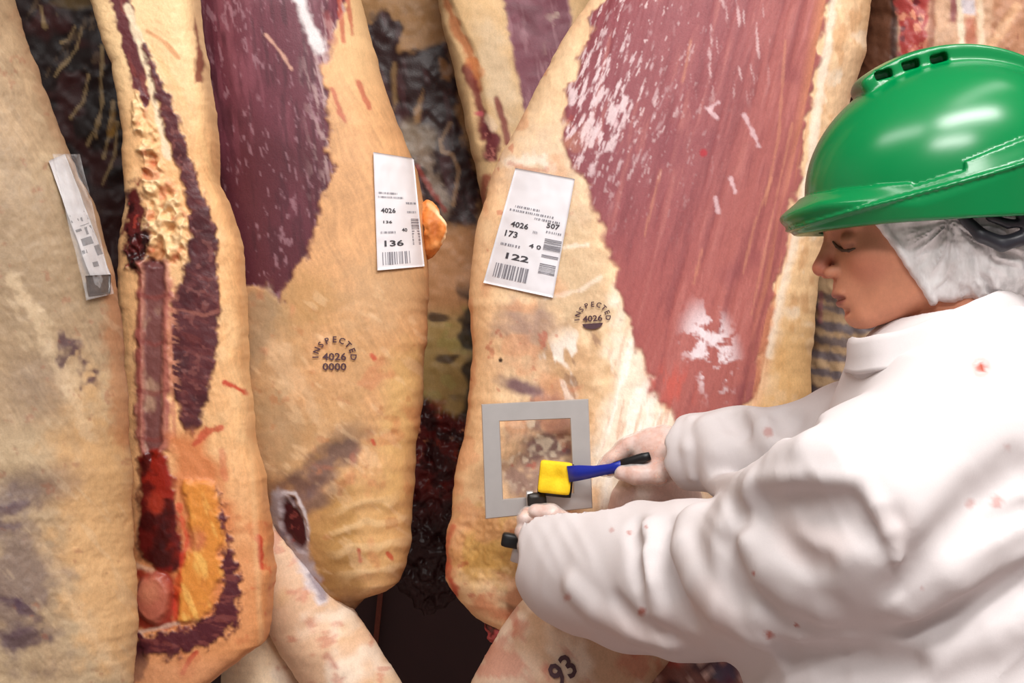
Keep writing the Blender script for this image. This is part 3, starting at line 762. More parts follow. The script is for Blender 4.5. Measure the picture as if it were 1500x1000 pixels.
tube('fat_flap', [W(618, 296, 2.26), W(634, 318, 2.24), W(639, 340, 2.235), W(630, 362, 2.25), W(620, 378, 2.27)], [.007, .0155, .017, .012, .004], earpaint, cC, nseg=48, step=.0015, flat=.45)
def linepaint(x, y):
    P = Paint(x, y, (222, 196, 188)); P.tone(.06, 40, 2); P.mix((196, 158, 150), ss(.1, .6, fbm(x, y, 40, 3, 4))*.6)
    P.line((248, 240, 230), [(945, 705), (935, 760)], 10, .7); P.mix((150, 112, 76), ss(1.2, .6, ell(x, y, 915, 708, 22, 9))*.8); P.d = .002*fbm(x, y, 30, 3, 1); return P
tube('shoulder_flap', [W(1000, 690, 2.12), W(960, 740, 2.1), W(930, 810, 2.1)], [.05, .058, .05], linepaint, cD)

# ---------------------------------------------------------------- tags, stamps
def patch(key, corners, nu, nv, off=.003, smooth=3):
    """a sheet lying on a carcass: corners in picture order TL TR BR BL, found on the surface"""
    V, Fc = BVH[key]
    bv = BVHTree.FromPolygons([tuple(v) for v in V], Fc.tolist())
    c = np.asarray(corners, float); o = Vector((0, 0, ZC)); Y = np.zeros((nv, nu)); PX = np.zeros((nv, nu, 2))
    for j in range(nv):
        for i in range(nu):
            a, b = i/(nu-1), j/(nv-1)
            q = (c[0]*(1-a)+c[1]*a)*(1-b)+(c[3]*(1-a)+c[2]*a)*b
            PX[j, i] = q; d = Vector(W(q[0], q[1], 1.0))-o
            h = bv.ray_cast(o, d.normalized())
            Y[j, i] = h[0].y if h[0] is not None else np.nan
    for _ in range(60):
        if not np.isnan(Y).any(): break
        for sh, ax in ((1, 1), (-1, 1), (1, 0), (-1, 0)):
            r = np.roll(Y, sh, ax); Y = np.where(np.isnan(Y), r+.0015, Y)
    for _ in range(smooth):
        p = np.pad(Y, 1, mode='edge'); Y = np.minimum(Y, (p[:-2, 1:-1]+p[2:, 1:-1]+p[1:-1, :-2]+p[1:-1, 2:]+2*Y)/6)
    Y = Y-off
    G = np.zeros((nv, nu, 3))
    for j in range(nv):
        for i in range(nu): G[j, i] = W(PX[j, i, 0], PX[j, i, 1], Y[j, i])
    return G
def onpatch(G, u, v, off):
    nv, nu = G.shape[:2]
    x = np.clip(np.asarray(u)*(nu-1), 0, nu-1.001); y = np.clip(np.asarray(v)*(nv-1), 0, nv-1.001)
    i = x.astype(int); j = y.astype(int); a = (x-i)[:, None]; b = (y-j)[:, None]
    P = (G[j, i]*(1-a)+G[j, i+1]*a)*(1-b)+(G[j+1, i]*(1-a)+G[j+1, i+1]*a)*b
    P[:, 1] -= off; return P
def sheet(name, G, thick, m, parent, col=None, wrinkle=0, seed=0):
    nv, nu = G.shape[:2]; G = G.copy()
    if wrinkle:
        jj, ii = np.meshgrid(np.arange(nv), np.arange(nu), indexing='ij')
        G[..., 1] -= wrinkle*(1+fbm(ii*1.0, jj*.8, 7, 3, seed)).clip(0, 2)
    B = G.copy(); B[..., 1] += thick
    V = np.concatenate([G.reshape(-1, 3), B.reshape(-1, 3)])
    n = nv*nu; f = gridfaces(nv, nu, False); Fs = [f, f[:, ::-1]+n]
    edge = [j*nu for j in range(nv)]+[(nv-1)*nu+i for i in range(1, nu)]+[j*nu+nu-1 for j in range(nv-2, -1, -1)]+[i for i in range(nu-2, 0, -1)]
    e = np.array(edge); e2 = np.roll(e, -1); Fs.append(np.stack([e, e2, e2+n, e+n], 1))
    return mesh_obj(name, V, np.concatenate(Fs), m, parent), G
def text_uv(txt, u, v, h, asp, slant=0, width=None, ang=0):
    """glyph outlines as flat faces in sheet coordinates; h = height in v, asp = sheet width / height"""
    cu = bpy.data.curves.new('t', 'FONT'); cu.body = txt; cu.size = 1.0; cu.align_x = 'CENTER'; cu.resolution_u = 2; cu.offset = .022
    ob = bpy.data.objects.new('t', cu); COL.objects.link(ob)
    dg = bpy.context.evaluated_depsgraph_get(); me = ob.evaluated_get(dg).to_mesh()
    P = np.array([v_.co[:2] for v_ in me.vertices]).reshape(-1, 2); Fs = [tuple(p.vertices) for p in me.polygons]
    bpy.data.objects.remove(ob); bpy.data.curves.remove(cu)
    P[:, 1] -= .35; P = P/.72*h
    if width: P[:, 0] *= width/max(1e-6, np.ptp(P[:, 0]))*asp
    if ang:
        c, s = math.cos(ang), math.sin(ang); P = np.stack([P[:, 0]*c+P[:, 1]*s, -P[:, 0]*s+P[:, 1]*c], 1)
    return u+P[:, 0]/asp, v-P[:, 1], Fs
def bars(u0, u1, v0, v1, n, seed, across=True):
    rnd = random.Random(seed); U = []; Vv = []; Fs = []
    ws = [rnd.uniform(.35, 1.6) for _ in range(2*n)]; t = sum(ws); p = 0
    for i in range(2*n):
        a = p/t; p += ws[i]; b = p/t
        if i % 2: continue
        k = len(U)
        if across:
            x0, x1 = u0+(u1-u0)*a, u0+(u1-u0)*b; U += [x0, x1, x1, x0]; Vv += [v0, v0, v1, v1]
        else:
            y0, y1 = v0+(v1-v0)*a, v0+(v1-v0)*b; U += [u0, u1, u1, u0]; Vv += [y0, y0, y1, y1]
        Fs.append((k+3, k+2, k+1, k))
    return np.array(U), np.array(Vv), Fs
def dashes(u, v, h, width, seed):
    """a line of print too small to read"""
    return bars(u-width/2, u+width/2, v-h*.45, v+h*.45, max(4, int(width*34)), seed)
def rect(u0, u1, v0, v1):
    return np.array([u0, u1, u1, u0]), np.array([v0, v0, v1, v1]), [(3, 2, 1, 0)]
def ink(name, G, items, m, parent, off=.0008):
    V = []; Fs = []; n = 0
    for U, Vv, f in items:
        V.append(onpatch(G, U, Vv, off)); Fs += [tuple(i+n for i in q) for q in f]; n += len(U)
    o = mesh_obj(name, np.concatenate(V), Fs, m, parent, smooth=False); o['kind'] = 'stuff'
    return o
m_paper = simple('tag_paper', (226, 223, 227), .45, nscale=40, namp=.03, bmp=.05)
m_ink = simple('print_ink', (62, 60, 66), .6, nscale=200, namp=.3, bmp=0)
m_ink2 = simple('grey_print', (128, 126, 134), .6, nscale=300, namp=.3, bmp=0)
m_stamp = simple('stamp_ink', (74, 44, 52), .6, nscale=400, namp=.4, bmp=0)
m_dirt = simple('worn_label', (205, 200, 200), .4, nscale=60, namp=.2, bmp=.1)
def film(name, alpha, rough=.15):
    m, nt, b = mat(name)
    n = noise(nt, 120); mp = nt.nodes.new('ShaderNodeMapRange'); mp.inputs[3].default_value = alpha*.5; mp.inputs[4].default_value = alpha*1.5
    nt.links.new(n.outputs['Fac'], mp.inputs[0]); nt.links.new(mp.outputs[0], b.inputs['Alpha'])
    b.inputs['Base Color'].default_value = (.8, .79, .8, 1); b.inputs['Roughness'].default_value = rough
    bump(nt, b, n.outputs['Fac'], .4, .002)
    return m
m_film = film('clear_plastic_film', .16)

KA, KC, KD = [k for k in BVH if 'crumpled' in k][0], [k for k in BVH if '136' in k][0], [k for k in BVH if '122' in k and 'broad' in k][0]
# tag 122
cor = [(755, 246), (842, 262), (810, 436), (708, 414)]
G = patch(KD, cor, 28, 44); asp = 88/172
t = empty('carcass_tag', G[-1].mean(0), 'white printed paper tag numbered 122 stuck flat on the beef side', 'tag', 'paper tags on the beef sides')
_, G = sheet('paper', G, .0012, m_paper, t, wrinkle=.0008, seed=3)
it = [text_uv('122', .36, .735, .05, asp, width=.34), text_uv('4026', .30, .465, .045, asp, width=.27), text_uv('173', .20, .55, .05, asp, width=.19),
      text_uv('507', .80, .42, .04, asp, width=.2), text_uv('4 0', .60, .615, .035, asp, width=.18)]
ink('number_print', G, it, m_ink, t)
it = [bars(.10, .60, .81, .93, 14, 3), bars(.72, .98, .53, .63, 9, 5, False), bars(.72, .96, .74, .83, 8, 6, False), bars(.72, .97, .665, .69, 2, 6, False)]
ink('barcode', G, it, m_ink2, t)
it = [dashes(.36, .315, .018, .4, 1), dashes(.44, .35, .018, .7, 2), dashes(.70, .385, .018, .4, 3),
      dashes(.24, .645, .022, .3, 4), dashes(.56, .50, .022, .08, 5), dashes(.84, .475, .018, .25, 6)]
ink('small_print', G, it, m_ink2, t)
# tag 136
cor = [(547, 223), (606, 232), (622, 390), (553, 396)]
G = patch(KC, cor, 24, 44); asp = 66/170
t = empty('carcass_tag', G[-1].mean(0), 'white printed paper tag numbered 136 wrapped over the edge of the beef side', 'tag', 'paper tags on the beef sides')
_, G = sheet('paper', G, .0012, m_paper, t, wrinkle=.0018, seed=1)
ink('number_print', G, [text_uv('136', .36, .775, .05, asp, width=.42), text_uv('4026', .30, .49, .04, asp, width=.34), text_uv('136', .26, .59, .022, asp, width=.2), text_uv('40', .64, .66, .03, asp, width=.12)], m_ink, t)
ink('barcode', G, [bars(.12, .74, .85, .96, 13, 8), bars(.80, .97, .56, .80, 16, 4, False)], m_ink2, t)
ink('small_print', G, [dashes(.32, .34, .018, .45, 7), dashes(.38, .375, .018, .6, 8), dashes(.28, .68, .02, .35, 9), dashes(.84, .42, .02, .24, 10), dashes(.84, .50, .02, .22, 11)], m_ink2, t)
# the crumpled wrapped tag
cor = [(72, 236), (96, 226), (164, 404), (136, 412)]
G = patch(KA, cor, 20, 50); asp = .2
t = empty('wrapped_tag', G[-1].mean(0), 'narrow crumpled tag in clear plastic on the edge of the tan beef side', 'tag', 'paper tags on the beef sides')
_, G = sheet('paper', G, .001, m_dirt, t, wrinkle=.003, seed=5)
it = [rect(.05, .45, .50, .52), rect(.55, .95, .50, .53), rect(.1, .4, .58, .60), rect(.55, .95, .58, .64), rect(.2, .75, .66, .72), rect(.7, 1, .74, .82), rect(.05, .3, .75, .78), rect(.35, .6, .86, .9), rect(.1, .9, .46, .47), rect(.4, .9, .56, .565)]
ink('print_mark', G, it, m_ink, t)
G2 = patch(KA, [(78, 226), (118, 226), (168, 430), (128, 440)], 20, 50, .008)
sheet('plastic_sleeve', G2, .0006, m_film, t, wrinkle=.004, seed=2)
G3 = patch(KA, [(126, 404), (163, 402), (162, 430), (132, 434)], 10, 10, .009)
m_clip = simple('grey_clip', (84, 78, 76), .3, nscale=150, namp=.5)
sheet('grey_clip', G3, .002, m_clip, t, wrinkle=.003, seed=4)
# round inspection stamps
def stamp(key, cx, cy, r, tilt, root, solid):
    s = r*1.25
    G = patch(key, [(cx-s, cy-s+tilt), (cx+s, cy-s-tilt), (cx+s, cy+s-tilt), (cx-s, cy+s+tilt)], 22, 22, .0022, 6)
    it = []
    word = 'INSPECTED' if solid else 'INSPECTED'
    for k, ch in enumerate(word):
        a = math.radians(-92+184*k/(len(word)-1))
        it.append(text_uv(ch, .5+.4*math.sin(a), .5-.36*math.cos(a), .13, 1, ang=a))
    it.append(text_uv('4026', .5, .5, .15, 1, width=.5))
    if solid:
        n = 14; U = [.5+.26*math.cos(math.pi*i/n) for i in range(n+1)]; Vv = [.63+.15*math.sin(math.pi*i/n) for i in range(n+1)]
        it.append((np.array(U), np.array(Vv), [tuple(range(n+1))]))
    else:
        it.append(text_uv('0000', .5, .71, .15, 1, width=.5))
    ink('ink_stamp', G, it, m_stamp, root, .0003)
stamp(KD, 868, 466, 23, 2, cD, True)
stamp(KC, 490, 522, 28, 0, cC, False)
# the inked number on the foreleg
leg = [o for o in cD.children if o.name.startswith('foreleg')][0]
V = np.array([v.co for v in leg.data.vertices])+np.array(cD.location); Fc = np.array([p.vertices for p in leg.data.polygons])
BVH['leg'] = (V, Fc)
G = patch('leg', [(796, 975), (828, 950), (852, 985), (822, 1014)], 16, 16, .0022, 4)
ink('ink_number', G, [text_uv('93', .5, .5, .8, 1.1)], m_stamp, cD, .0004)

# ---------------------------------------------------------------- sampling frame and swab
m_fr = simple('brushed_steel', (192, 188, 186), .42, .55, nscale=30, namp=.12, bmp=.05)
m_dk = simple('dark_clip_metal', (58, 54, 52), .35, .6, nscale=60, namp=.3)
m_yel = simple('yellow_sponge', (246, 206, 22), .8, nscale=300, namp=.12, bmp=.5)
m_blue = simple('blue_plastic', (16, 38, 150), .35, nscale=40, namp=.06, bmp=0)
m_blk = simple('black_rubber', (12, 12, 16), .45, nscale=60, namp=.1)
YF = 2.075
def ringplate(outer, inner, y0, y1, m, name, parent, bev=.0015):
    def loop(P, y): return [W(a, b, YF)*np.array([1, 0, 1])+np.array([0, y+.0, 0]) for a, b in P]
    def shrink(P, k):
        P = np.asarray(P, float); c = P.mean(0); return [tuple(c+(p-c)*k) for p in P]
    L = [loop(shrink(outer, .985), y0), loop(outer, y0+bev), loop(outer, y1), loop(inner, y1), loop(inner, y0+bev), loop(shrink(inner, 1.02), y0)]
    V = np.concatenate(L); n = 4; Fs = []
    for k in range(6):
        a = k*n; b = ((k+1) % 6)*n
        for i in range(n):
            j = (i+1) % n; Fs.append((a+i, b+i, b+j, a+j))
    return mesh_obj(name, V, Fs, m, parent, smooth=False)
def box3(name, c, size, R, m, parent, bev=.002, puck=0, sub=0):
    """rounded box as one mesh"""
    n = 10 if puck else 6
    g = np.linspace(-1, 1, n); V = []; Fs = []
    s = np.asarray(size)/2
    idx = {}
    def vid(p):
        k = tuple(np.round(p, 5))
        if k not in idx: idx[k] = len(V); V.append(np.array(p, float))
        return idx[k]
    for ax in range(3):
        for sg in (-1, 1):
            for i in range(n-1):
                for j in range(n-1):
                    q = []
                    for a, b in ((i, j), (i+1, j), (i+1, j+1), (i, j+1)):
                        p = [0, 0, 0]; p[ax] = sg; p[(ax+1) % 3] = g[a]; p[(ax+2) % 3] = g[b]; q.append(vid(p))
                    Fs.append(tuple(q if sg > 0 else q[::-1]))
    V = np.array(V)*s
    inner = np.clip(V, -(s-bev), s-bev); d = V-inner; L = np.linalg.norm(d, axis=1)[:, None]
    V = inner+np.where(L > 1e-9, d/np.maximum(L, 1e-9)*bev, 0)
    if puck:
        r = np.hypot(V[:, 0]/s[0]-.25, V[:, 2]/s[2]); V[:, 1] += puck*np.exp(-(r/.35)**2)*(V[:, 1] < 0)
        V[:, 1] -= .002*(V[:, 1] < 0)*np.abs(np.sin(3*np.arctan2(V[:, 2]/s[2], V[:, 0]/s[0]-.25)))
    V = V@np.asarray(R).T+np.asarray(c)
    return mesh_obj(name, V, Fs, m, parent)
def rotz2(deg):     # rotation within the picture-facing plane (about y)
    a = math.radians(deg); return np.array([[math.cos(a), 0, math.sin(a)], [0, 1, 0], [-math.sin(a), 0, math.cos(a)]])
fr = empty('sampling_frame', W(788, 752, YF), 'square brushed steel sampling frame pressed against the tagged beef side', 'frame')
ringplate([(705, 592), (862, 584), (868, 744), (711, 760)], [(732, 617), (835, 613), (840, 722), (737, 731)], YF-.002, YF+.005, m_fr, 'steel_plate', fr)
box3('clamp', W(787, 741, YF-.012), (.024, .016, .034), rotz2(-4), m_dk, fr, .003)
box3('clamp_jaw', W(777, 736, YF-.010), (.010, .014, .03), rotz2(-4), m_fr, fr, .002)
box3('handle', W(768, 785, YF+.0), (.020, .014, .07), rotz2(16), m_fr, fr, .004)
box3('handle_cap', W(752, 792, YF-.004), (.03, .018, .018), rotz2(10), m_blk, fr, .004)

sw = empty('sponge_swab', W(815, 722, 2.05), 'yellow sponge swab on a blue plastic stick', 'swab')
box3('sponge', W(813, 699, 2.052), (.040, .017, .040), rotz2(6), m_yel, sw, .003, .006)
box3('sponge_backing', W(814, 702, 2.060), (.043, .006, .043), rotz2(6), m_blk, sw, .002)
HP = [W(832, 694, 2.044), W(850, 692, 2.036), W(872, 690, 2.024), W(896, 686, 2.012), W(918, 678, 2.002), W(942, 670, 1.995)]
HW = [.0100, .0092, .0068, .006, .006, .005]
def strip(name, pts, wid, th, m, parent):
    V = []; Fs = []
    for i, (p, w_) in enumerate(zip(pts, wid)):
        d = pts[min(i+1, len(pts)-1)]-pts[max(i-1, 0)]; n = np.array([-d[2], 0, d[0]]); n /= np.linalg.norm(n)
        for a, b in ((-1, -1), (0, -1.25), (1, -1), (1, 1), (0, 1.25), (-1, 1)): V.append(p+n*w_*a+np.array([0, th*b, 0]))
    k = 6
    for i in range(len(pts)-1):
        for j in range(k):
            q = (i*k+j, (i+1)*k+j, (i+1)*k+(j+1) % k, i*k+(j+1) % k); Fs.append(q)
    Fs.append(tuple(range(k))); Fs.append(tuple((len(pts)-1)*k+i for i in range(k-1, -1, -1)))
    return mesh_obj(name, np.array(V), Fs, m, parent)
strip('handle', HP[:5], HW[:5], .004, m_blue, sw)
strip('grip_end', [HP[3]+np.array([.004, 0, .002]), HP[4], HP[5], W(952, 667, 1.993)], [.006, .0062, .0056, .0045], .005, m_blk, sw)

# ---------------------------------------------------------------- smooth solids from distance fields
def smin(a, b, k):
    h = np.clip(.5+.5*(b-a)/k, 0, 1); return b*(1-h)+a*h-k*h*(1-h)
def smax(a, b, k): return -smin(-a, -b, k)
def cone(p, a, b, ra, rb):
    a = np.asarray(a, float); b = np.asarray(b, float); ab = b-a
    t = np.clip(((p-a)@ab)/(ab@ab+1e-12), 0, 1)
    return np.sqrt(((p-a-t[:, None]*ab)**2).sum(1))-(ra+(rb-ra)*t)
def chain(p, P, R, k=.01):
    d = None
    for i in range(len(P)-1):
        e = cone(p, P[i], P[i+1], R[i], R[i+1]); d = e if d is None else smin(d, e, k)
    return d
def ellip(p, c, r):
    r = np.asarray(r, float); q = (p-np.asarray(c))/r
    k0 = np.sqrt((q**2).sum(1)); k1 = np.sqrt(((q/r)**2).sum(1))
    return np.where(k1 > 1e-6, k0*(k0-1)/np.maximum(k1, 1e-6), -r.min())
def rbox(p, c, s, r):
    q = np.abs(p-np.asarray(c))-np.asarray(s)+r
    return np.sqrt((np.maximum(q, 0)**2).sum(1))+np.minimum(q.max(1), 0)-r
def surfnet(f, lo, hi, h, slack=1.7):
    lo = np.asarray(lo, float); hi = np.asarray(hi, float); B = 12
    nb = np.ceil((hi-lo)/(h*B)).astype(int); n = nb*B+1
    bc = np.stack(np.meshgrid(*[np.arange(k) for k in nb], indexing='ij'), -1).reshape(-1, 3)
    dc = f(lo+(bc*B+B/2)*h)
    D = np.ones(n, np.float32)
    near = np.abs(dc) < B*h*.87*slack
    for b in bc[(dc < 0) & ~near]:
        D[b[0]*B:(b[0]+1)*B+1, b[1]*B:(b[1]+1)*B+1, b[2]*B:(b[2]+1)*B+1] = -1
    loc = np.stack(np.meshgrid(*[np.arange(B+1)]*3, indexing='ij'), -1).reshape(-1, 3)
    bn = bc[near]
    for i in range(0, len(bn), 160):
        ch = bn[i:i+160]; ix = (ch[:, None, :]*B+loc[None]).reshape(-1, 3)
        D[ix[:, 0], ix[:, 1], ix[:, 2]] = f(lo+ix*h)
    S = D < 0
    c = np.zeros(np.array(n)-1, np.int8)
    for i in (0, 1):
        for j in (0, 1):
            for k in (0, 1): c += S[i:n[0]-1+i, j:n[1]-1+j, k:n[2]-1+k]
    cells = np.argwhere((c > 0) & (c < 8)); idx = np.full(c.shape, -1, np.int64); idx[tuple(cells.T)] = np.arange(len(cells))
    acc = np.zeros((len(cells), 3)); cnt = np.zeros(len(cells))
    cor = [(i, j, k) for i in (0, 1) for j in (0, 1) for k in (0, 1)]
    for a in cor:
        for ax in range(3):
            if a[ax]: continue
            b = list(a); b[ax] = 1
            da = D[cells[:, 0]+a[0], cells[:, 1]+a[1], cells[:, 2]+a[2]]; db = D[cells[:, 0]+b[0], cells[:, 1]+b[1], cells[:, 2]+b[2]]
            m = (da < 0) != (db < 0); t = np.where(m, da/(da-db+1e-20), 0)
            q = np.array(a, float)[None]+np.zeros((len(cells), 3)); q[:, ax] += t
            acc += q*m[:, None]; cnt += m
    V = lo+(cells+acc/np.maximum(cnt, 1)[:, None])*h
    Fs = []
    for ax in range(3):
        s0 = [slice(None)]*3; s1 = [slice(None)]*3; s0[ax] = slice(0, -1); s1[ax] = slice(1, None)
        A = S[tuple(s0)]; Bx = S[tuple(s1)]; e = np.argwhere(A != Bx); u, v = (ax+1) % 3, (ax+2) % 3
        e = e[(e[:, u] > 0) & (e[:, v] > 0) & (e[:, u] < n[u]-1) & (e[:, v] < n[v]-1)]
        inside = A[tuple(e.T)]
        def at(du, dv):
            q = e.copy(); q[:, u] += du; q[:, v] += dv; return idx[tuple(q.T)]
        Q = np.stack([at(-1, -1), at(0, -1), at(0, 0), at(-1, 0)], 1)
        Q = np.where(inside[:, None], Q, Q[:, ::-1]); Fs.append(Q)
    Fs = np.concatenate(Fs); Fs = Fs[(Fs >= 0).all(1)]
    return V, Fs
def join(parts):
    V = []; Fs = []; n = 0
    for v, f in parts: V.append(v); Fs.append(f+n); n += len(v)
    return np.concatenate(V), np.concatenate(Fs)
def hit(f, px, py, y0=1.2, y1=2.4):
    """first point of a solid along the line of sight of a picture position"""
    o = np.array([0, 0, ZC]); d = W(px, py, 1.0)-o; L = np.linalg.norm(d); d /= L; t = y0*L
    for _ in range(90):
        v = float(f((o+d*t)[None])[0])
        if v < .0006: return o+d*t
        t += v*.7
        if t > y1*L: break
    return None

# ---------------------------------------------------------------- person
YP = 1.72                                   # distance of the middle of the head
KH = .92                                    # centimetres of the drawing to the head's size
class Frame:
    def __init__(s, px, py, y, pitch):
        s.o = W(px, py, y); a = math.radians(pitch)
        s.f = np.array([-math.cos(a), 0, -math.sin(a)]); s.u = np.array([-math.sin(a), 0, math.cos(a)])
    def loc(s, p):
        q = p-s.o; return np.stack([q@s.f, np.abs(q[:, 1]), q@s.u], 1)/(.01*KH)
    def locs(s, p):
        q = p-s.o; return np.stack([q@s.f, q[:, 1], q@s.u], 1)/(.01*KH)
    def wld(s, a, b, c): return s.o+(.01*KH)*(a*s.f+b*np.array([0, 1, 0])+c*s.u)
HF = Frame(1345, 370, YP, 14)
def head(p):
    q = HF.loc(p)
    d = ellip(q, (-.7, 0, 5.8), (10.0, 7.6, 8.6))
    d = smin(d, ellip(q, (3.4, 0, -.3), (6.3, 5.7, 6.6)), 2.0)
    d = smin(d, cone(q, (-2.2, 5.0, -2.6), (7.6, 1.7, -5.3), 1.5, 1.5), 2.2)
    d = smin(d, ellip(q, (8.0, 0, -5.2), (1.75, 1.9, 1.6)), 1.0)
    d = smin(d, ellip(q, (5.2, 3.9, .9), (2.9, 2.0, 2.0)), 1.6)
    d = smin(d, ellip(q, (7.9, 0, -2.6), (2.5, 2.8, 2.6)), 1.2)
    d = smin(d, cone(q, (8.8, .9, 5.0), (7.1, 4.7, 5.2), .8, .6), 1.0)
    d = smax(d, -ellip(q, (10.2, 3.1, 3.2), (1.9, 1.9, 1.25)), 1.0)
    d = smin(d, ellip(q, (7.55, 3.1, 3.15), (1.35, 1.5, 1.3)), .35)
    d = smin(d, chain(q, [(8.9, 0, 4.6), (9.8, 0, 2.8), (11.15, 0, 1.0)], [.75, .75, .95], .3), .7)
    d = smin(d, ellip(q, (10.0, 1.15, .25), (1.15, .75, .72)), .45)
    d = smax(d, -ellip(q, (10.3, .75, -.55), (.6, .35, .35)), .3)
    d = smin(d, ellip(q, (9.7, 0, -2.35), (.9, 2.2, .55)), .35)
    d = smin(d, ellip(q, (9.45, 0, -3.55), (.85, 1.9, .6)), .35)
    d = smax(d, -ellip(q, (10.3, 0, -2.95), (1.1, 2.6, .16)), .25)
    d = smax(d, -ellip(q, (10.0, 0, -4.4), (.9, 2.0, .4)), .6)
    d = smin(d, cone(q, (-2.5, 0, -4), (-6.5, 0, -17), 5.6, 6.0), 2.0)
    return d*(.01*KH)
# joints
NECK = W(1420, 480, YP); SHN = W(1335, 690, 1.56); ELN = W(1135, 848, 1.73); WRN = W(812, 806, 1.985)
SHF = W(1300, 600, 1.90); ELF = W(1180, 665, 1.90); WRF = W(1012, 668, 2.0)
HIPZ = .86
def handN(p):                                # near hand: fist round the frame's handle
    c = W(820, 788, 2.03)
    d = ellip(p, c, (.026, .034, .034))
    d = smin(d, cone(p, WRN, c, .026, .024), .012)
    for i in range(4):                      # four fingers curled forwards round the stem
        z = .024-.0165*i; l = (1, 1.08, 1.0, .85)[i]
        k = c+np.array([-.012, .018, z]); a = k+np.array([-.026*l, .006, .002]); b = a+np.array([-.004, -.020*l, -.003]); e = b+np.array([.016*l, -.010, -.002])
        d = smin(d, chain(p, [k, a, b, e], [.0095, .009, .0085, .0075], .004), .004)
    t0 = c+np.array([.006, -.024, .022]); d = smin(d, chain(p, [t0, t0+np.array([-.018, -.012, .012]), t0+np.array([-.036, -.008, .014])], [.0115, .010, .0085], .004), .006)
    return d
def handF(p):                                # far hand: holds the swab's stick between thumb and fingers
    c = W(972, 662, 2.015)
    d = ellip(p, c, (.036, .020, .029))
    d = smin(d, cone(p, WRF, c, .026, .026), .015)
    kn = [((952, 640), (922, 652), (899, 672), (889, 684)), ((948, 646), (915, 655), (893, 675), (884, 686)), ((948, 656), (918, 662), (899, 679), (893, 688)), ((952, 668), (928, 672), (912, 684), (908, 691))]
    for i, pts in enumerate(kn):
        y = 2.016+.0145*i
        d = smin(d, chain(p, [W(a, b, y+.004*j*(i == 0)) for j, (a, b) in enumerate(pts)], [.0105, .0092, .0085, .0075], .004), .0045)
    d = smin(d, chain(p, [W(998, 682, 2.0), W(965, 693, 1.992), W(932, 695, 1.996), W(912, 692, 2.002)], [.015, .0125, .0105, .0085], .005), .006)
    return d
def body(p):
    d = head(p)
    d = smin(d, chain(p, [NECK+np.array([.02, 0, -.1]), W(1440, 720, YP), W(1430, 1000, YP), np.array([.50, YP, HIPZ])], [.10, .12, .115, .13], .05), .06)
    d = smin(d, chain(p, [SHN, ELN, WRN], [.05, .038, .026], .02), .04)
    d = smin(d, chain(p, [SHF, ELF, WRF], [.05, .038, .026], .02), .04)
    d = smin(d, handN(p), .01); d = smin(d, handF(p), .01)
    for s in (-1, 1):
        d = smin(d, chain(p, [np.array([.5, YP+s*.09, HIPZ]), np.array([.47, YP+s*.1, .48]), np.array([.50, YP+s*.1, .10])], [.085, .055, .04], .02), .03)
        d = smin(d, chain(p, [np.array([.52, YP+s*.1, .05]), np.array([.34, YP+s*.11, .035])], [.04, .032], .02), .02)
    return d
FOLD = []                                    # filled below: (sign, points, radii, blend)
def tors(p, zs, cx, rx, ry):
    z = p[:, 2]; c = np.interp(z, zs, cx); a = np.interp(z, zs, rx); b = np.interp(z, zs, ry)
    k = np.sqrt(((p[:, 0]-c)/a)**2+((p[:, 1]-YP)/b)**2)
    d = (k-1)*np.minimum(a, b)*.9
    return smax(d, np.maximum(zs[0]-z, z-zs[-1]), .05)
_tz = [W(1400, v, YP)[2] for v in (1760, 1400, 1000, 850, 700, 600, 520, 470, 430)]
_tx = [(v-750)/F*YP for v in (1395, 1400, 1400, 1420, 1435, 1432, 1425, 1418, 1425)]
def coat0(p):
    d = tors(p, _tz, _tx, [.25, .235, .215, .185, .165, .15, .125, .09, .07], [.26, .25, .23, .22, .215, .20, .155, .10, .07])
    sl = chain(p, [SHN+np.array([.03, .03, .01]), SHN+np.array([-.02, .02, -.04]), W(1180, 815, 1.67), ELN+np.array([0, 0, .004]), W(1010, 850, 1.83), W(930, 845, 1.90), W(855, 828, 1.96), W(812, 816, 1.985)],
               [.085, .105, .095, .090, .082, .080, .073, .062], .03)
    d = smin(d, sl, .035)
    d = smin(d, chain(p, [W(1310, 625, 1.9), W(1245, 640, 1.88), W(1160, 662, 1.9), W(1085, 662, 1.94), W(1020, 662, 1.975)], [.066, .060, .050, .050, .047], .02), .03)
    return d
def coat(p):
    d = coat0(p)
    for s, P, R, k in FOLD:
        P = np.asarray(P); lo = P.min(0)-.06; hi = P.max(0)+.06
        m = ((p > lo) & (p < hi)).all(1)
        if not m.any(): continue
        q = p[m]; e = chain(q, P, R, .004)
        d[m] = smin(d[m], e, k) if s > 0 else smax(d[m], -e, k)
    px, py = 750+p[:, 0]/p[:, 1]*F, 500-(p[:, 2]-ZC)/p[:, 1]*F
    arm = ss(1330, 1230, px)*ss(600, 720, py)
    d = d-.0014*arm*(1-1.7*np.abs(streak(px, py, 62, 150, 46, 2, 3)))-.0018*(1-arm)*(1-1.7*np.abs(streak(px, py, -38, 190, 60, 2, 5)))*ss(620, 760, py)
    # slack open cuff at both sleeves
    for c, ax, r, cut in CUFFS:
        q = p-c; t = q@ax; rr = np.sqrt(np.maximum((q**2).sum(1)-t*t, 0))
        d = smax(d, -np.maximum(rr-r, np.abs(t-.02)-.034), .006)
        d = np.where(rr < .15, smax(d, (t-cut)-.004*np.sin(5*np.arctan2(q[:, 1], q[:, 2])), .008), d)
    return d
def unit(v): return v/np.linalg.norm(v)
CUFFS = [(W(806, 810, 1.99), unit(W(806, 806, 1.99)-W(880, 814, 1.96)), .046, .016), (W(1020, 660, 1.975), unit(W(1020, 660, 1.975)-W(1085, 660, 1.94)), .034, .022)]
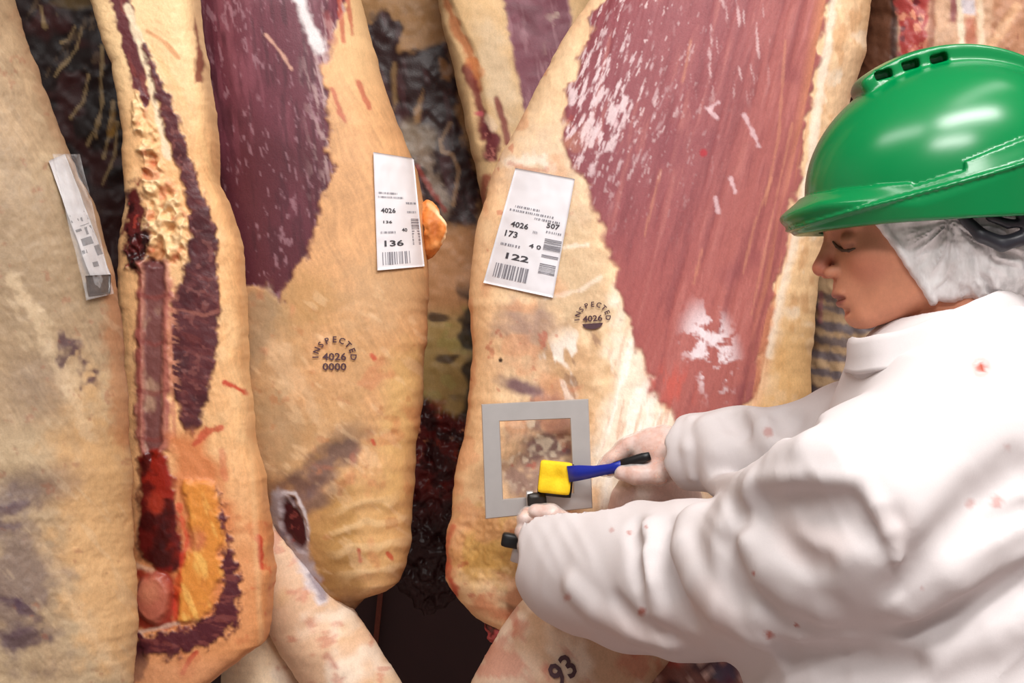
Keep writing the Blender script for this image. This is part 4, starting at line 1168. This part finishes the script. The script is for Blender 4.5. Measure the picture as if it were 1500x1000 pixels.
def fold(sign, pts, r, h, k):
    """ridge (+) or furrow (-) laid along picture positions on the cloth"""
    Q = []; R = []
    n = len(pts)
    for i, (a, b) in enumerate(pts):
        q = hit(coat0, a, b)
        if q is None: continue
        e = 1e-3; g = np.array([float(coat0((q+np.eye(3)[j]*e)[None])[0]-coat0((q-np.eye(3)[j]*e)[None])[0]) for j in range(3)]); g = unit(g)
        w_ = .45+.55*math.sin(math.pi*(i+.5)/n)
        rr = r*w_
        Q.append(q+g*(.9*h*w_-rr)*(1 if sign > 0 else -1)); R.append(rr)
    if len(Q) > 1: FOLD.append((sign, Q, R, k))
fold(1, [(1040, 726), (1012, 760), (1004, 800), (1020, 850), (1056, 892), (1100, 925), (1130, 940)], .022, .014, .022)
fold(-1, [(1078, 736), (1096, 768), (1128, 795), (1170, 815), (1200, 825)], .018, .014, .02)
fold(-1, [(1062, 800), (1075, 850), (1110, 895), (1150, 925)], .020, .010, .022)
fold(1, [(1100, 790), (1125, 830), (1165, 870), (1205, 895)], .020, .009, .024)
fold(1, [(1050, 716), (1110, 712), (1175, 714), (1235, 708)], .020, .015, .014)
fold(-1, [(1115, 745), (1180, 750), (1240, 756), (1290, 775)], .026, .020, .022)
fold(1, [(1112, 690), (1140, 668), (1180, 655), (1220, 668)], .018, .008, .02)
fold(1, [(944, 772), (950, 810), (960, 850), (966, 895)], .013, .007, .014)
fold(-1, [(930, 765), (932, 800), (936, 850)], .010, .005, .014)
fold(-1, [(975, 770), (972, 810), (985, 860), (1010, 905)], .014, .008, .016)
fold(1, [(838, 860), (870, 895), (920, 925), (975, 940)], .014, .006, .018)
fold(-1, [(905, 880), (940, 915), (985, 930)], .010, .004, .014)
fold(1, [(1110, 905), (1170, 935), (1240, 935)], .015, .006, .02)
fold(-1, [(1325, 862), (1355, 830), (1395, 785), (1440, 735), (1490, 690)], .024, .014, .024)
fold(1, [(1340, 895), (1400, 845), (1460, 800), (1500, 770)], .022, .010, .026)
fold(-1, [(1350, 930), (1420, 900), (1490, 860)], .018, .008, .022)
fold(1, [(1290, 960), (1370, 950), (1450, 930), (1500, 905)], .016, .006, .022)
fold(-1, [(1395, 790), (1450, 760), (1500, 745)], .010, .006, .014)
fold(-1, [(1150, 955), (1230, 968), (1330, 975)], .016, .008, .02)
# shoulder seam with puckers
SE = [(1200, 645), (1232, 664), (1262, 698), (1286, 738), (1303, 780), (1314, 820)]
fold(1, SE, .008, .0036, .008)
# far sleeve
fold(1, [(1100, 606), (1116, 622), (1128, 645)], .016, .008, .014)
fold(1, [(1155, 600), (1178, 575), (1210, 560)], .018, .010, .018)
fold(-1, [(1146, 606), (1156, 618), (1178, 626)], .016, .014, .014)
fold(-1, [(1066, 606), (1074, 616), (1088, 632)], .014, .012, .014)
fold(1, [(1030, 620), (1045, 660), (1040, 700)], .014, .005, .016)
fold(1, [(1012, 612), (1006, 655), (1014, 700)], .008, .004, .008)
# stand-up collar: a folded band swept round the neck
def collar_mesh():
    top = [(1252, 500, 1.72), (1266, 503, 1.672), (1305, 494, 1.64), (1368, 473, 1.628), (1432, 447, 1.64), (1470, 430, 1.672), (1486, 422, 1.72), (1470, 430, 1.768), (1432, 447, 1.80), (1368, 473, 1.812), (1305, 494, 1.80), (1266, 503, 1.768)]
    T0 = np.array([W(a, b, y) for a, b, y in top]); n = len(T0)
    def cr(t):
        i = int(math.floor(t)); u = t-i; a, b, c, e = (T0[(i+j) % n] for j in (-1, 0, 1, 2))
        return .5*((2*b)+(c-a)*u+(2*a-5*b+4*c-e)*u*u+(3*b-a-3*c+e)*u**3)
    N = 240; T = np.array([cr(t) for t in np.linspace(0, n, N, endpoint=False)]); c = T.mean(0)
    out = T-c; out[:, 2] = 0; out /= np.linalg.norm(out, axis=1)[:, None]
    up = np.array([-.25, 0, .97])
    prof = [(-.004, -.04), (-.004, 0), (-.002, .004), (.002, .005), (.006, .003), (.009, -.002), (.013, -.016), (.018, -.028), (.020, -.031), (.017, -.033), (.014, -.032), (.014, -.045)]
    k = len(prof); V = np.zeros((N, k, 3))
    wob = .0018*fbm(np.arange(N)*1.0, np.zeros(N), 22, 3, 2)
    for j, (o_, h_) in enumerate(prof): V[:, j] = T+out*(o_+wob*(j > 4))[:, None]+up*h_+np.array([0, 0, 1.0])*wob[:, None]*1.5
    idx = np.arange(N*k).reshape(N, k); nx = np.roll(idx, -1, 0); jn = np.roll(idx, -1, 1); nj = np.roll(nx, -1, 1)
    return V.reshape(-1, 3), np.stack([idx, nx, nj, jn], -1).reshape(-1, 4)
def coat_cut(p):
    # hollow at the throat so neck and collar stay separate
    d = coat(p); q = HF.loc(p)
    return smax(d, -cone(q, (-1.5, 0, -3), (-5.5, 0, -11.5), 7.0, 6.6)*.01*KH, .012)

person = empty('person', (.5, YP, 0), 'person in white coat and hairnet leaning in to swab a beef side', 'person')
# skin
Vb, Fb = join([surfnet(head, HF.o-np.array([.15, .10, .17]), HF.o+np.array([.17, .10, .16]), .0018),
               surfnet(handN, W(820, 788, 2.03)-np.array([.07, .07, .07]), W(820, 788, 2.03)+np.array([.08, .06, .06]), .0018),
               surfnet(handF, W(972, 662, 2.015)-np.array([.10, .06, .06]), W(972, 662, 2.015)+np.array([.06, .08, .06]), .0018),
               surfnet(lambda p: body(p)+.0015, (-.02, 1.4, -.01), (.72, 2.09, 1.45), .008)])
x, y = proj(Vb); P = Paint(x, y, (212, 142, 110)); q = HF.loc(Vb)
P.tone(.08, 40, 1); P.tone(.05, 12, 4)
def hm(c, r): return ss(1.3, .5, ellip(q, c, r)/min(r)+1)
P.mix((190, 104, 82), hm((11, 0, .9), (1.8, 1.6, 1.6))*.7)
P.mix((200, 118, 92), hm((6.5, 4.2, .2), (3, 2.4, 2.4))*.5)
P.mix((140, 70, 66), hm((10.2, 0, -2.9), (1.4, 2.3, .95))*.85)
P.mix((120, 70, 56), hm((8.6, 3.0, 2.6), (1.6, 1.9, .5))*.6)
P.mix((150, 92, 70), hm((8.6, 3.0, 4.0), (1.6, 2.4, 1.2))*.5)
P.mix((110, 70, 52), hm((8.6, 3.0, 5.3), (1.4, 2.4, .45))*.8)
P.mix((140, 88, 66), hm((.4, 7, 2.5), (1.3, 2, 4))*.6)
hands = ss(1130, 1100, x); P.mix((222, 160, 132), hands*.9); P.mix((240, 206, 186), hands*ss(.1, .6, fbm(x, y, 14, 3, 3))*.6)
P.g[:] = .35
mesh_obj('body', Vb, Fb, M_SKIN, person, P.c, P.g)
# lashes on the lowered lid and brow hair
m_hair = simple('brown_hair', (86, 62, 48), .6, nscale=300, namp=.3)
for s in (-1, 1):
    L = [hit(head, a_, b_) for a_, b_ in ((1220, 354), (1226, 361), (1234, 366), (1243, 367), (1252, 364))]
    if s > 0: L = [np.array([l[0], 2*YP-l[1], l[2]]) for l in L]
    V, f = surfnet(lambda p: chain(p, L, [.0010, .0017, .0020, .0018, .0010], .001), np.min(L, 0)-.005, np.max(L, 0)+.005, .0009)
    mesh_obj('eyelashes', V, f, m_hair, person)
# hair under the net
def hair(p):
    q = HF.loc(p); d = ellip(q, (-2.6, 0, 3.8), (9.4, 8.1, 9.2))
    d = smin(d, ellip(q, (-7.5, 0, -1.5), (5.0, 6.0, 5.0)), 2)
    d = smax(d, (q[:, 0]-3.0)+.42*(q[:, 2]-3)*-1*0+(-.55)*(-q[:, 2]+4)*-1*0-.0, .5)
    d = smax(d, q[:, 0]*.93-q[:, 2]*.37-2.4, .5)
    return d*.01*KH
V, f = surfnet(hair, HF.o-np.array([.12, .1, .13]), HF.o+np.array([.2, .1, .16]), .003)
mesh_obj('hair', V, f, m_hair, person)
# hairnet: loose gathered bag over the hair
def net(p):
    q = HF.locs(p); r = np.abs(q[:, 1])
    qq = np.stack([q[:, 0], r, q[:, 2]], 1)
    d = ellip(qq, (-3.4, 0, 2.6), (9.8, 8.7, 9.4))
    d = smin(d, ellip(qq, (-6.2, 0, -2.6), (8.0, 7.6, 5.9)), 2.5)
    hd = smax(head(p)/(.01*KH)-.55, -(q[:, 2]+5.6), .6); d = smin(d, hd, 1.2)
    edge = q[:, 0]*.93-q[:, 2]*.37-3.1; fade = ss(0, -2.5, edge)
    an = np.arctan2(q[:, 2]-2.5, q[:, 0]+2.0); rad = np.hypot(q[:, 0]+2, q[:, 2]-2.5)
    wv = fbm(an*26+3*fbm(rad, an*4, 3, 2, 2), rad*.35+r*.2, 2.2, 3, 1)
    d = d-fade*(.46*wv+.16*fbm(q[:, 0], q[:, 2], 1.6, 2, 4))
    d = smax(d, q[:, 0]*.93-q[:, 2]*.37-3.1-.05*np.sin(q[:, 2]*5), .3)
    d = np.where(True, d, d)
    e = np.abs(q[:, 0]*.93-q[:, 2]*.37-3.1)         # elastic band along the face edge
    band = np.sqrt(np.maximum(e-.15, 0)**2+np.maximum(np.abs(d)-.05, 0)**2)-.28
    return smin(d, band, .2)*.01*KH
V, f = surfnet(net, HF.o-np.array([.12, .115, .13]), HF.o+np.array([.22, .115, .16]), .002, 2.2)
m_net, nt, b = mat('hairnet_fleece')
b.inputs['Base Color'].default_value = (.96, .93, .93, 1); b.inputs['Roughness'].default_value = .7
n1 = noise(nt, 55, 4, stretched(nt, 1, 1, .35)); mr = nt.nodes.new('ShaderNodeMapRange'); mr.inputs[1].default_value = .32; mr.inputs[2].default_value = .62; mr.inputs[3].default_value = .62; mr.inputs[4].default_value = 1.0
nt.links.new(n1.outputs['Fac'], mr.inputs[0]); nt.links.new(mr.outputs[0], b.inputs['Alpha']); bump(nt, b, n1.outputs['Fac'], .3, .003)
mesh_obj('hairnet', V, f, m_net, person)
# coat
V, f = surfnet(coat_cut, (-.03, 1.40, .58), (.76, 2.10, 1.44), .0038, 1.9)
x, y = proj(V); P = Paint(x, y, (216, 209, 209)); P.tone(.015, 90, 2)
P.mix((226, 206, 202), ss(.2, .8, fbm(x, y, 120, 3, 4))*.3)
for a, b_, r, k in ((1437, 538, 6, 1), (940, 896, 5, .8), (1104, 838, 3, .9), (1128, 930, 5, .8), (1166, 916, 2.5, .8), (832, 875, 5, .5), (922, 780, 3, .6), (1125, 633, 6, .5), (1460, 734, 8, .5), (1420, 738, 6, .4), (946, 772, 2, .6), (896, 776, 3, .4), (1352, 862, 3, .3), (1476, 655, 4, .25)):
    P.mix((176, 84, 66), k*ss(1.6, .6, ell(x, y, a, b_, r, r)+.3*fbm(x, y, 8, 2, 3))*(V[:, 1] < 2.02))
P.mix((224, 150, 140), ss(1.3, .9, ell(x, y, 1437, 538, 14, 14))*ss(.55, .8, ell(x, y, 1437, 538, 14, 14))*.5)
P.mix((226, 190, 178), ss(60, 0, np.abs(y-930))*ss(1150, 900, x)*ss(760, 830, x)*.25)  # pink bounce light from the meat, painted along the sleeve's underside
coat_o = mesh_obj('coat', V, f, M_COAT, person, P.c, P.g*0)
V, f = collar_mesh()
x, y = proj(V); P = Paint(x, y, (216, 209, 209)); P.tone(.02, 60, 2)
mesh_obj('collar', V, f, M_COAT, coat_o, P.c, P.g*0)
# gloves: thin film over both hands
def gl(fn, w_, c):
    return lambda p: smin(fn(p)-.0016-.0012*fbm(p[:, 0]*1300, p[:, 2]*1300, 18, 2, 3), cone(p, w_, w_+(c-w_)*.25, .034, .031), .006)
m_glove, nt, b = mat('vinyl_glove')
b.inputs['Base Color'].default_value = (.88, .84, .82, 1); b.inputs['Roughness'].default_value = .3
n1 = noise(nt, 45, 3); mr = nt.nodes.new('ShaderNodeMapRange'); mr.inputs[1].default_value = .4; mr.inputs[2].default_value = .7; mr.inputs[3].default_value = .28; mr.inputs[4].default_value = .6
nt.links.new(n1.outputs['Fac'], mr.inputs[0]); nt.links.new(mr.outputs[0], b.inputs['Alpha'])
for fn, w_, c in ((handF, WRF, W(972, 662, 2.015)), (handN, WRN, W(820, 788, 2.03))):
    V, f = surfnet(gl(fn, w_, c), c-np.array([.11, .075, .07]), c+np.array([.08, .08, .07]), .002, 2)
    mesh_obj('glove', V, f, m_glove, person)
# trousers and boots below the coat
m_trs = simple('white_trousers', (225, 222, 220), .85, nscale=120, namp=.04)
m_boot = simple('white_rubber_boot', (220, 218, 214), .35, nscale=40, namp=.05)
for s in (-1, 1):
    V, f = surfnet(lambda p: chain(p, [np.array([.5, YP+s*.09, HIPZ]), np.array([.475, YP+s*.1, .48]), np.array([.50, YP+s*.1, .28])], [.10, .085, .075], .02), (.33, YP+s*.1-.15, .18), (.66, YP+s*.1+.15, 1.0), .008)
    mesh_obj('trouser_leg', V, f, m_trs, person)
    V, f = surfnet(lambda p: smax(smin(cone(p, np.array([.505, YP+s*.1, .33]), np.array([.51, YP+s*.1, .06]), .066, .055), cone(p, np.array([.51, YP+s*.1, .05]), np.array([.34, YP+s*.11, .045]), .055, .045), .03), -p[:, 2], .004), (.26, YP+s*.1-.1, -.02), (.62, YP+s*.1+.1, .42), .006)
    mesh_obj('boot', V, f, m_boot, person)

# ---------------------------------------------------------------- hard hat
GF = Frame(1370, 270, YP, 16)
def hat(p):
    q = GF.loc(p); f_, s_, u_ = q[:, 0], q[:, 1], q[:, 2]
    d = ellip(q, (-1.6, 0, 0), (16.4, 12.3, 13.4))
    # raised central ridge, ending in a step above the forehead
    rd = ellip(q, (-1.6, 0, .4), (16.6, 15.0, 14.7))
    ridge = smax(smax(rd, s_-3.7, .35), f_-6.0-.35*(u_-13), 1.3)
    d = smin(d, ridge, .3)
    for c, z in ((3.1, 13.55), (-.1, 13.75), (-3.3, 13.6)):     # three vents on each side of it
        d = smax(d, -rbox(q, (c, 3.4, z-.3), (1.0, 1.6, .5), .08), .08)
    # flared brim and side band; its top edge steps down at the accessory slot
    top = np.interp(f_, [-18, -7, -.1, -.05, 5.5, 5.55, 14.5], [2.9, 1.9, 1.2, .3, .25, .7, 2.7])
    tns = np.interp(f_, [-18, -7, 5.5, 14.5], [2.9, 1.9, .9, 2.7])
    fr = ss(2, 16, f_); dv = 2.6-1.1*fr; t = ss(-.1, 1.1, (tns-u_)/dv); ue = tns-dv; t2 = np.clip((ue-.5-u_)/4.5, 0, 1)
    A = 16.7+(.5+2.3*fr)*t-2.6*t2; Bq = 12.75+(.6+.6*fr)*t-.9*t2
    fl = (np.sqrt(((f_+1.6)/A)**2+(s_/Bq)**2)-1)*np.minimum(A, Bq)*.95
    d = np.minimum(d, smax(fl, u_-top, .15))
    # gutter
    G = (np.sqrt(((f_+1.6)/(A+.35))**2+(s_/(Bq+.35))**2)-1)*12
    gl_ = -.75+.02*np.maximum(f_, 0)-.035*np.maximum(-f_-4, 0)*-1
    d = smin(d, smax(G, np.abs(u_-gl_)-.2, .1), .15)
    hem = np.interp(f_, [-20, -4.9, 9.2, 15, 18], [-6.8, -6.0, -2.7, -1.5, -1.1])
    d = smax(d, hem-u_, .25)
    d = smax(d, -ellip(q, (-1.6, 0, -.4), (15.7, 11.6, 13.0)), .1)
    d = smax(d, -smax((np.sqrt(((f_+1.6)/15.4)**2+(s_/11.5)**2)-1)*11, u_-.5, .2), .1)
    return d*.01*KH*.85
hatE = empty('hard_hat', GF.wld(-1, 0, -2), 'green plastic hard hat with vents worn over the hairnet', 'hard hat')
V, f = surfnet(hat, HF.o-np.array([.27, .14, .05])+np.array([0, 0, 0]), HF.o+np.array([.22, .14, .28]), .0021, 2.0)
q = GF.loc(V)
m_hat = simple('green_hat_plastic', (0, 122, 64), .24, nscale=14, namp=.04, bmp=.02)
mesh_obj('shell', V, f, m_hat, hatE)
# suspension ratchet at the nape
m_susp = simple('dark_suspension_plastic', (44, 44, 52), .4, nscale=50, namp=.15)
def susp(p):
    q = GF.loc(p)
    A = [(.8, 9.6, -4.2), (-.6, 9.7, -6.85), (-2.5, 9.6, -8.3), (-4.5, 9.5, -8.3), (-9, 8.6, -8.0), (-13, 5.5, -8.0), (-14.6, 0, -8.0)]
    d = chain(q, A, [.6, .75, .85, .8, .7, .7, .7], .3)
    d = np.minimum(d, chain(q, [(-2.0, 9.8, -5.2), (-3.6, 9.9, -6.4), (-5.6, 9.7, -6.9)], [.5, .5, .5], .3))
    return np.minimum(d, chain(q, [(-5.4, 9.7, -5.6), (-5.8, 9.7, -8.3)], [.75, .75], .3))*.01*KH
V, f = surfnet(susp, GF.o-np.array([.06, .12, .16]), GF.o+np.array([.22, .12, .06]), .0025)
mesh_obj('headband', V, f, m_susp, hatE)
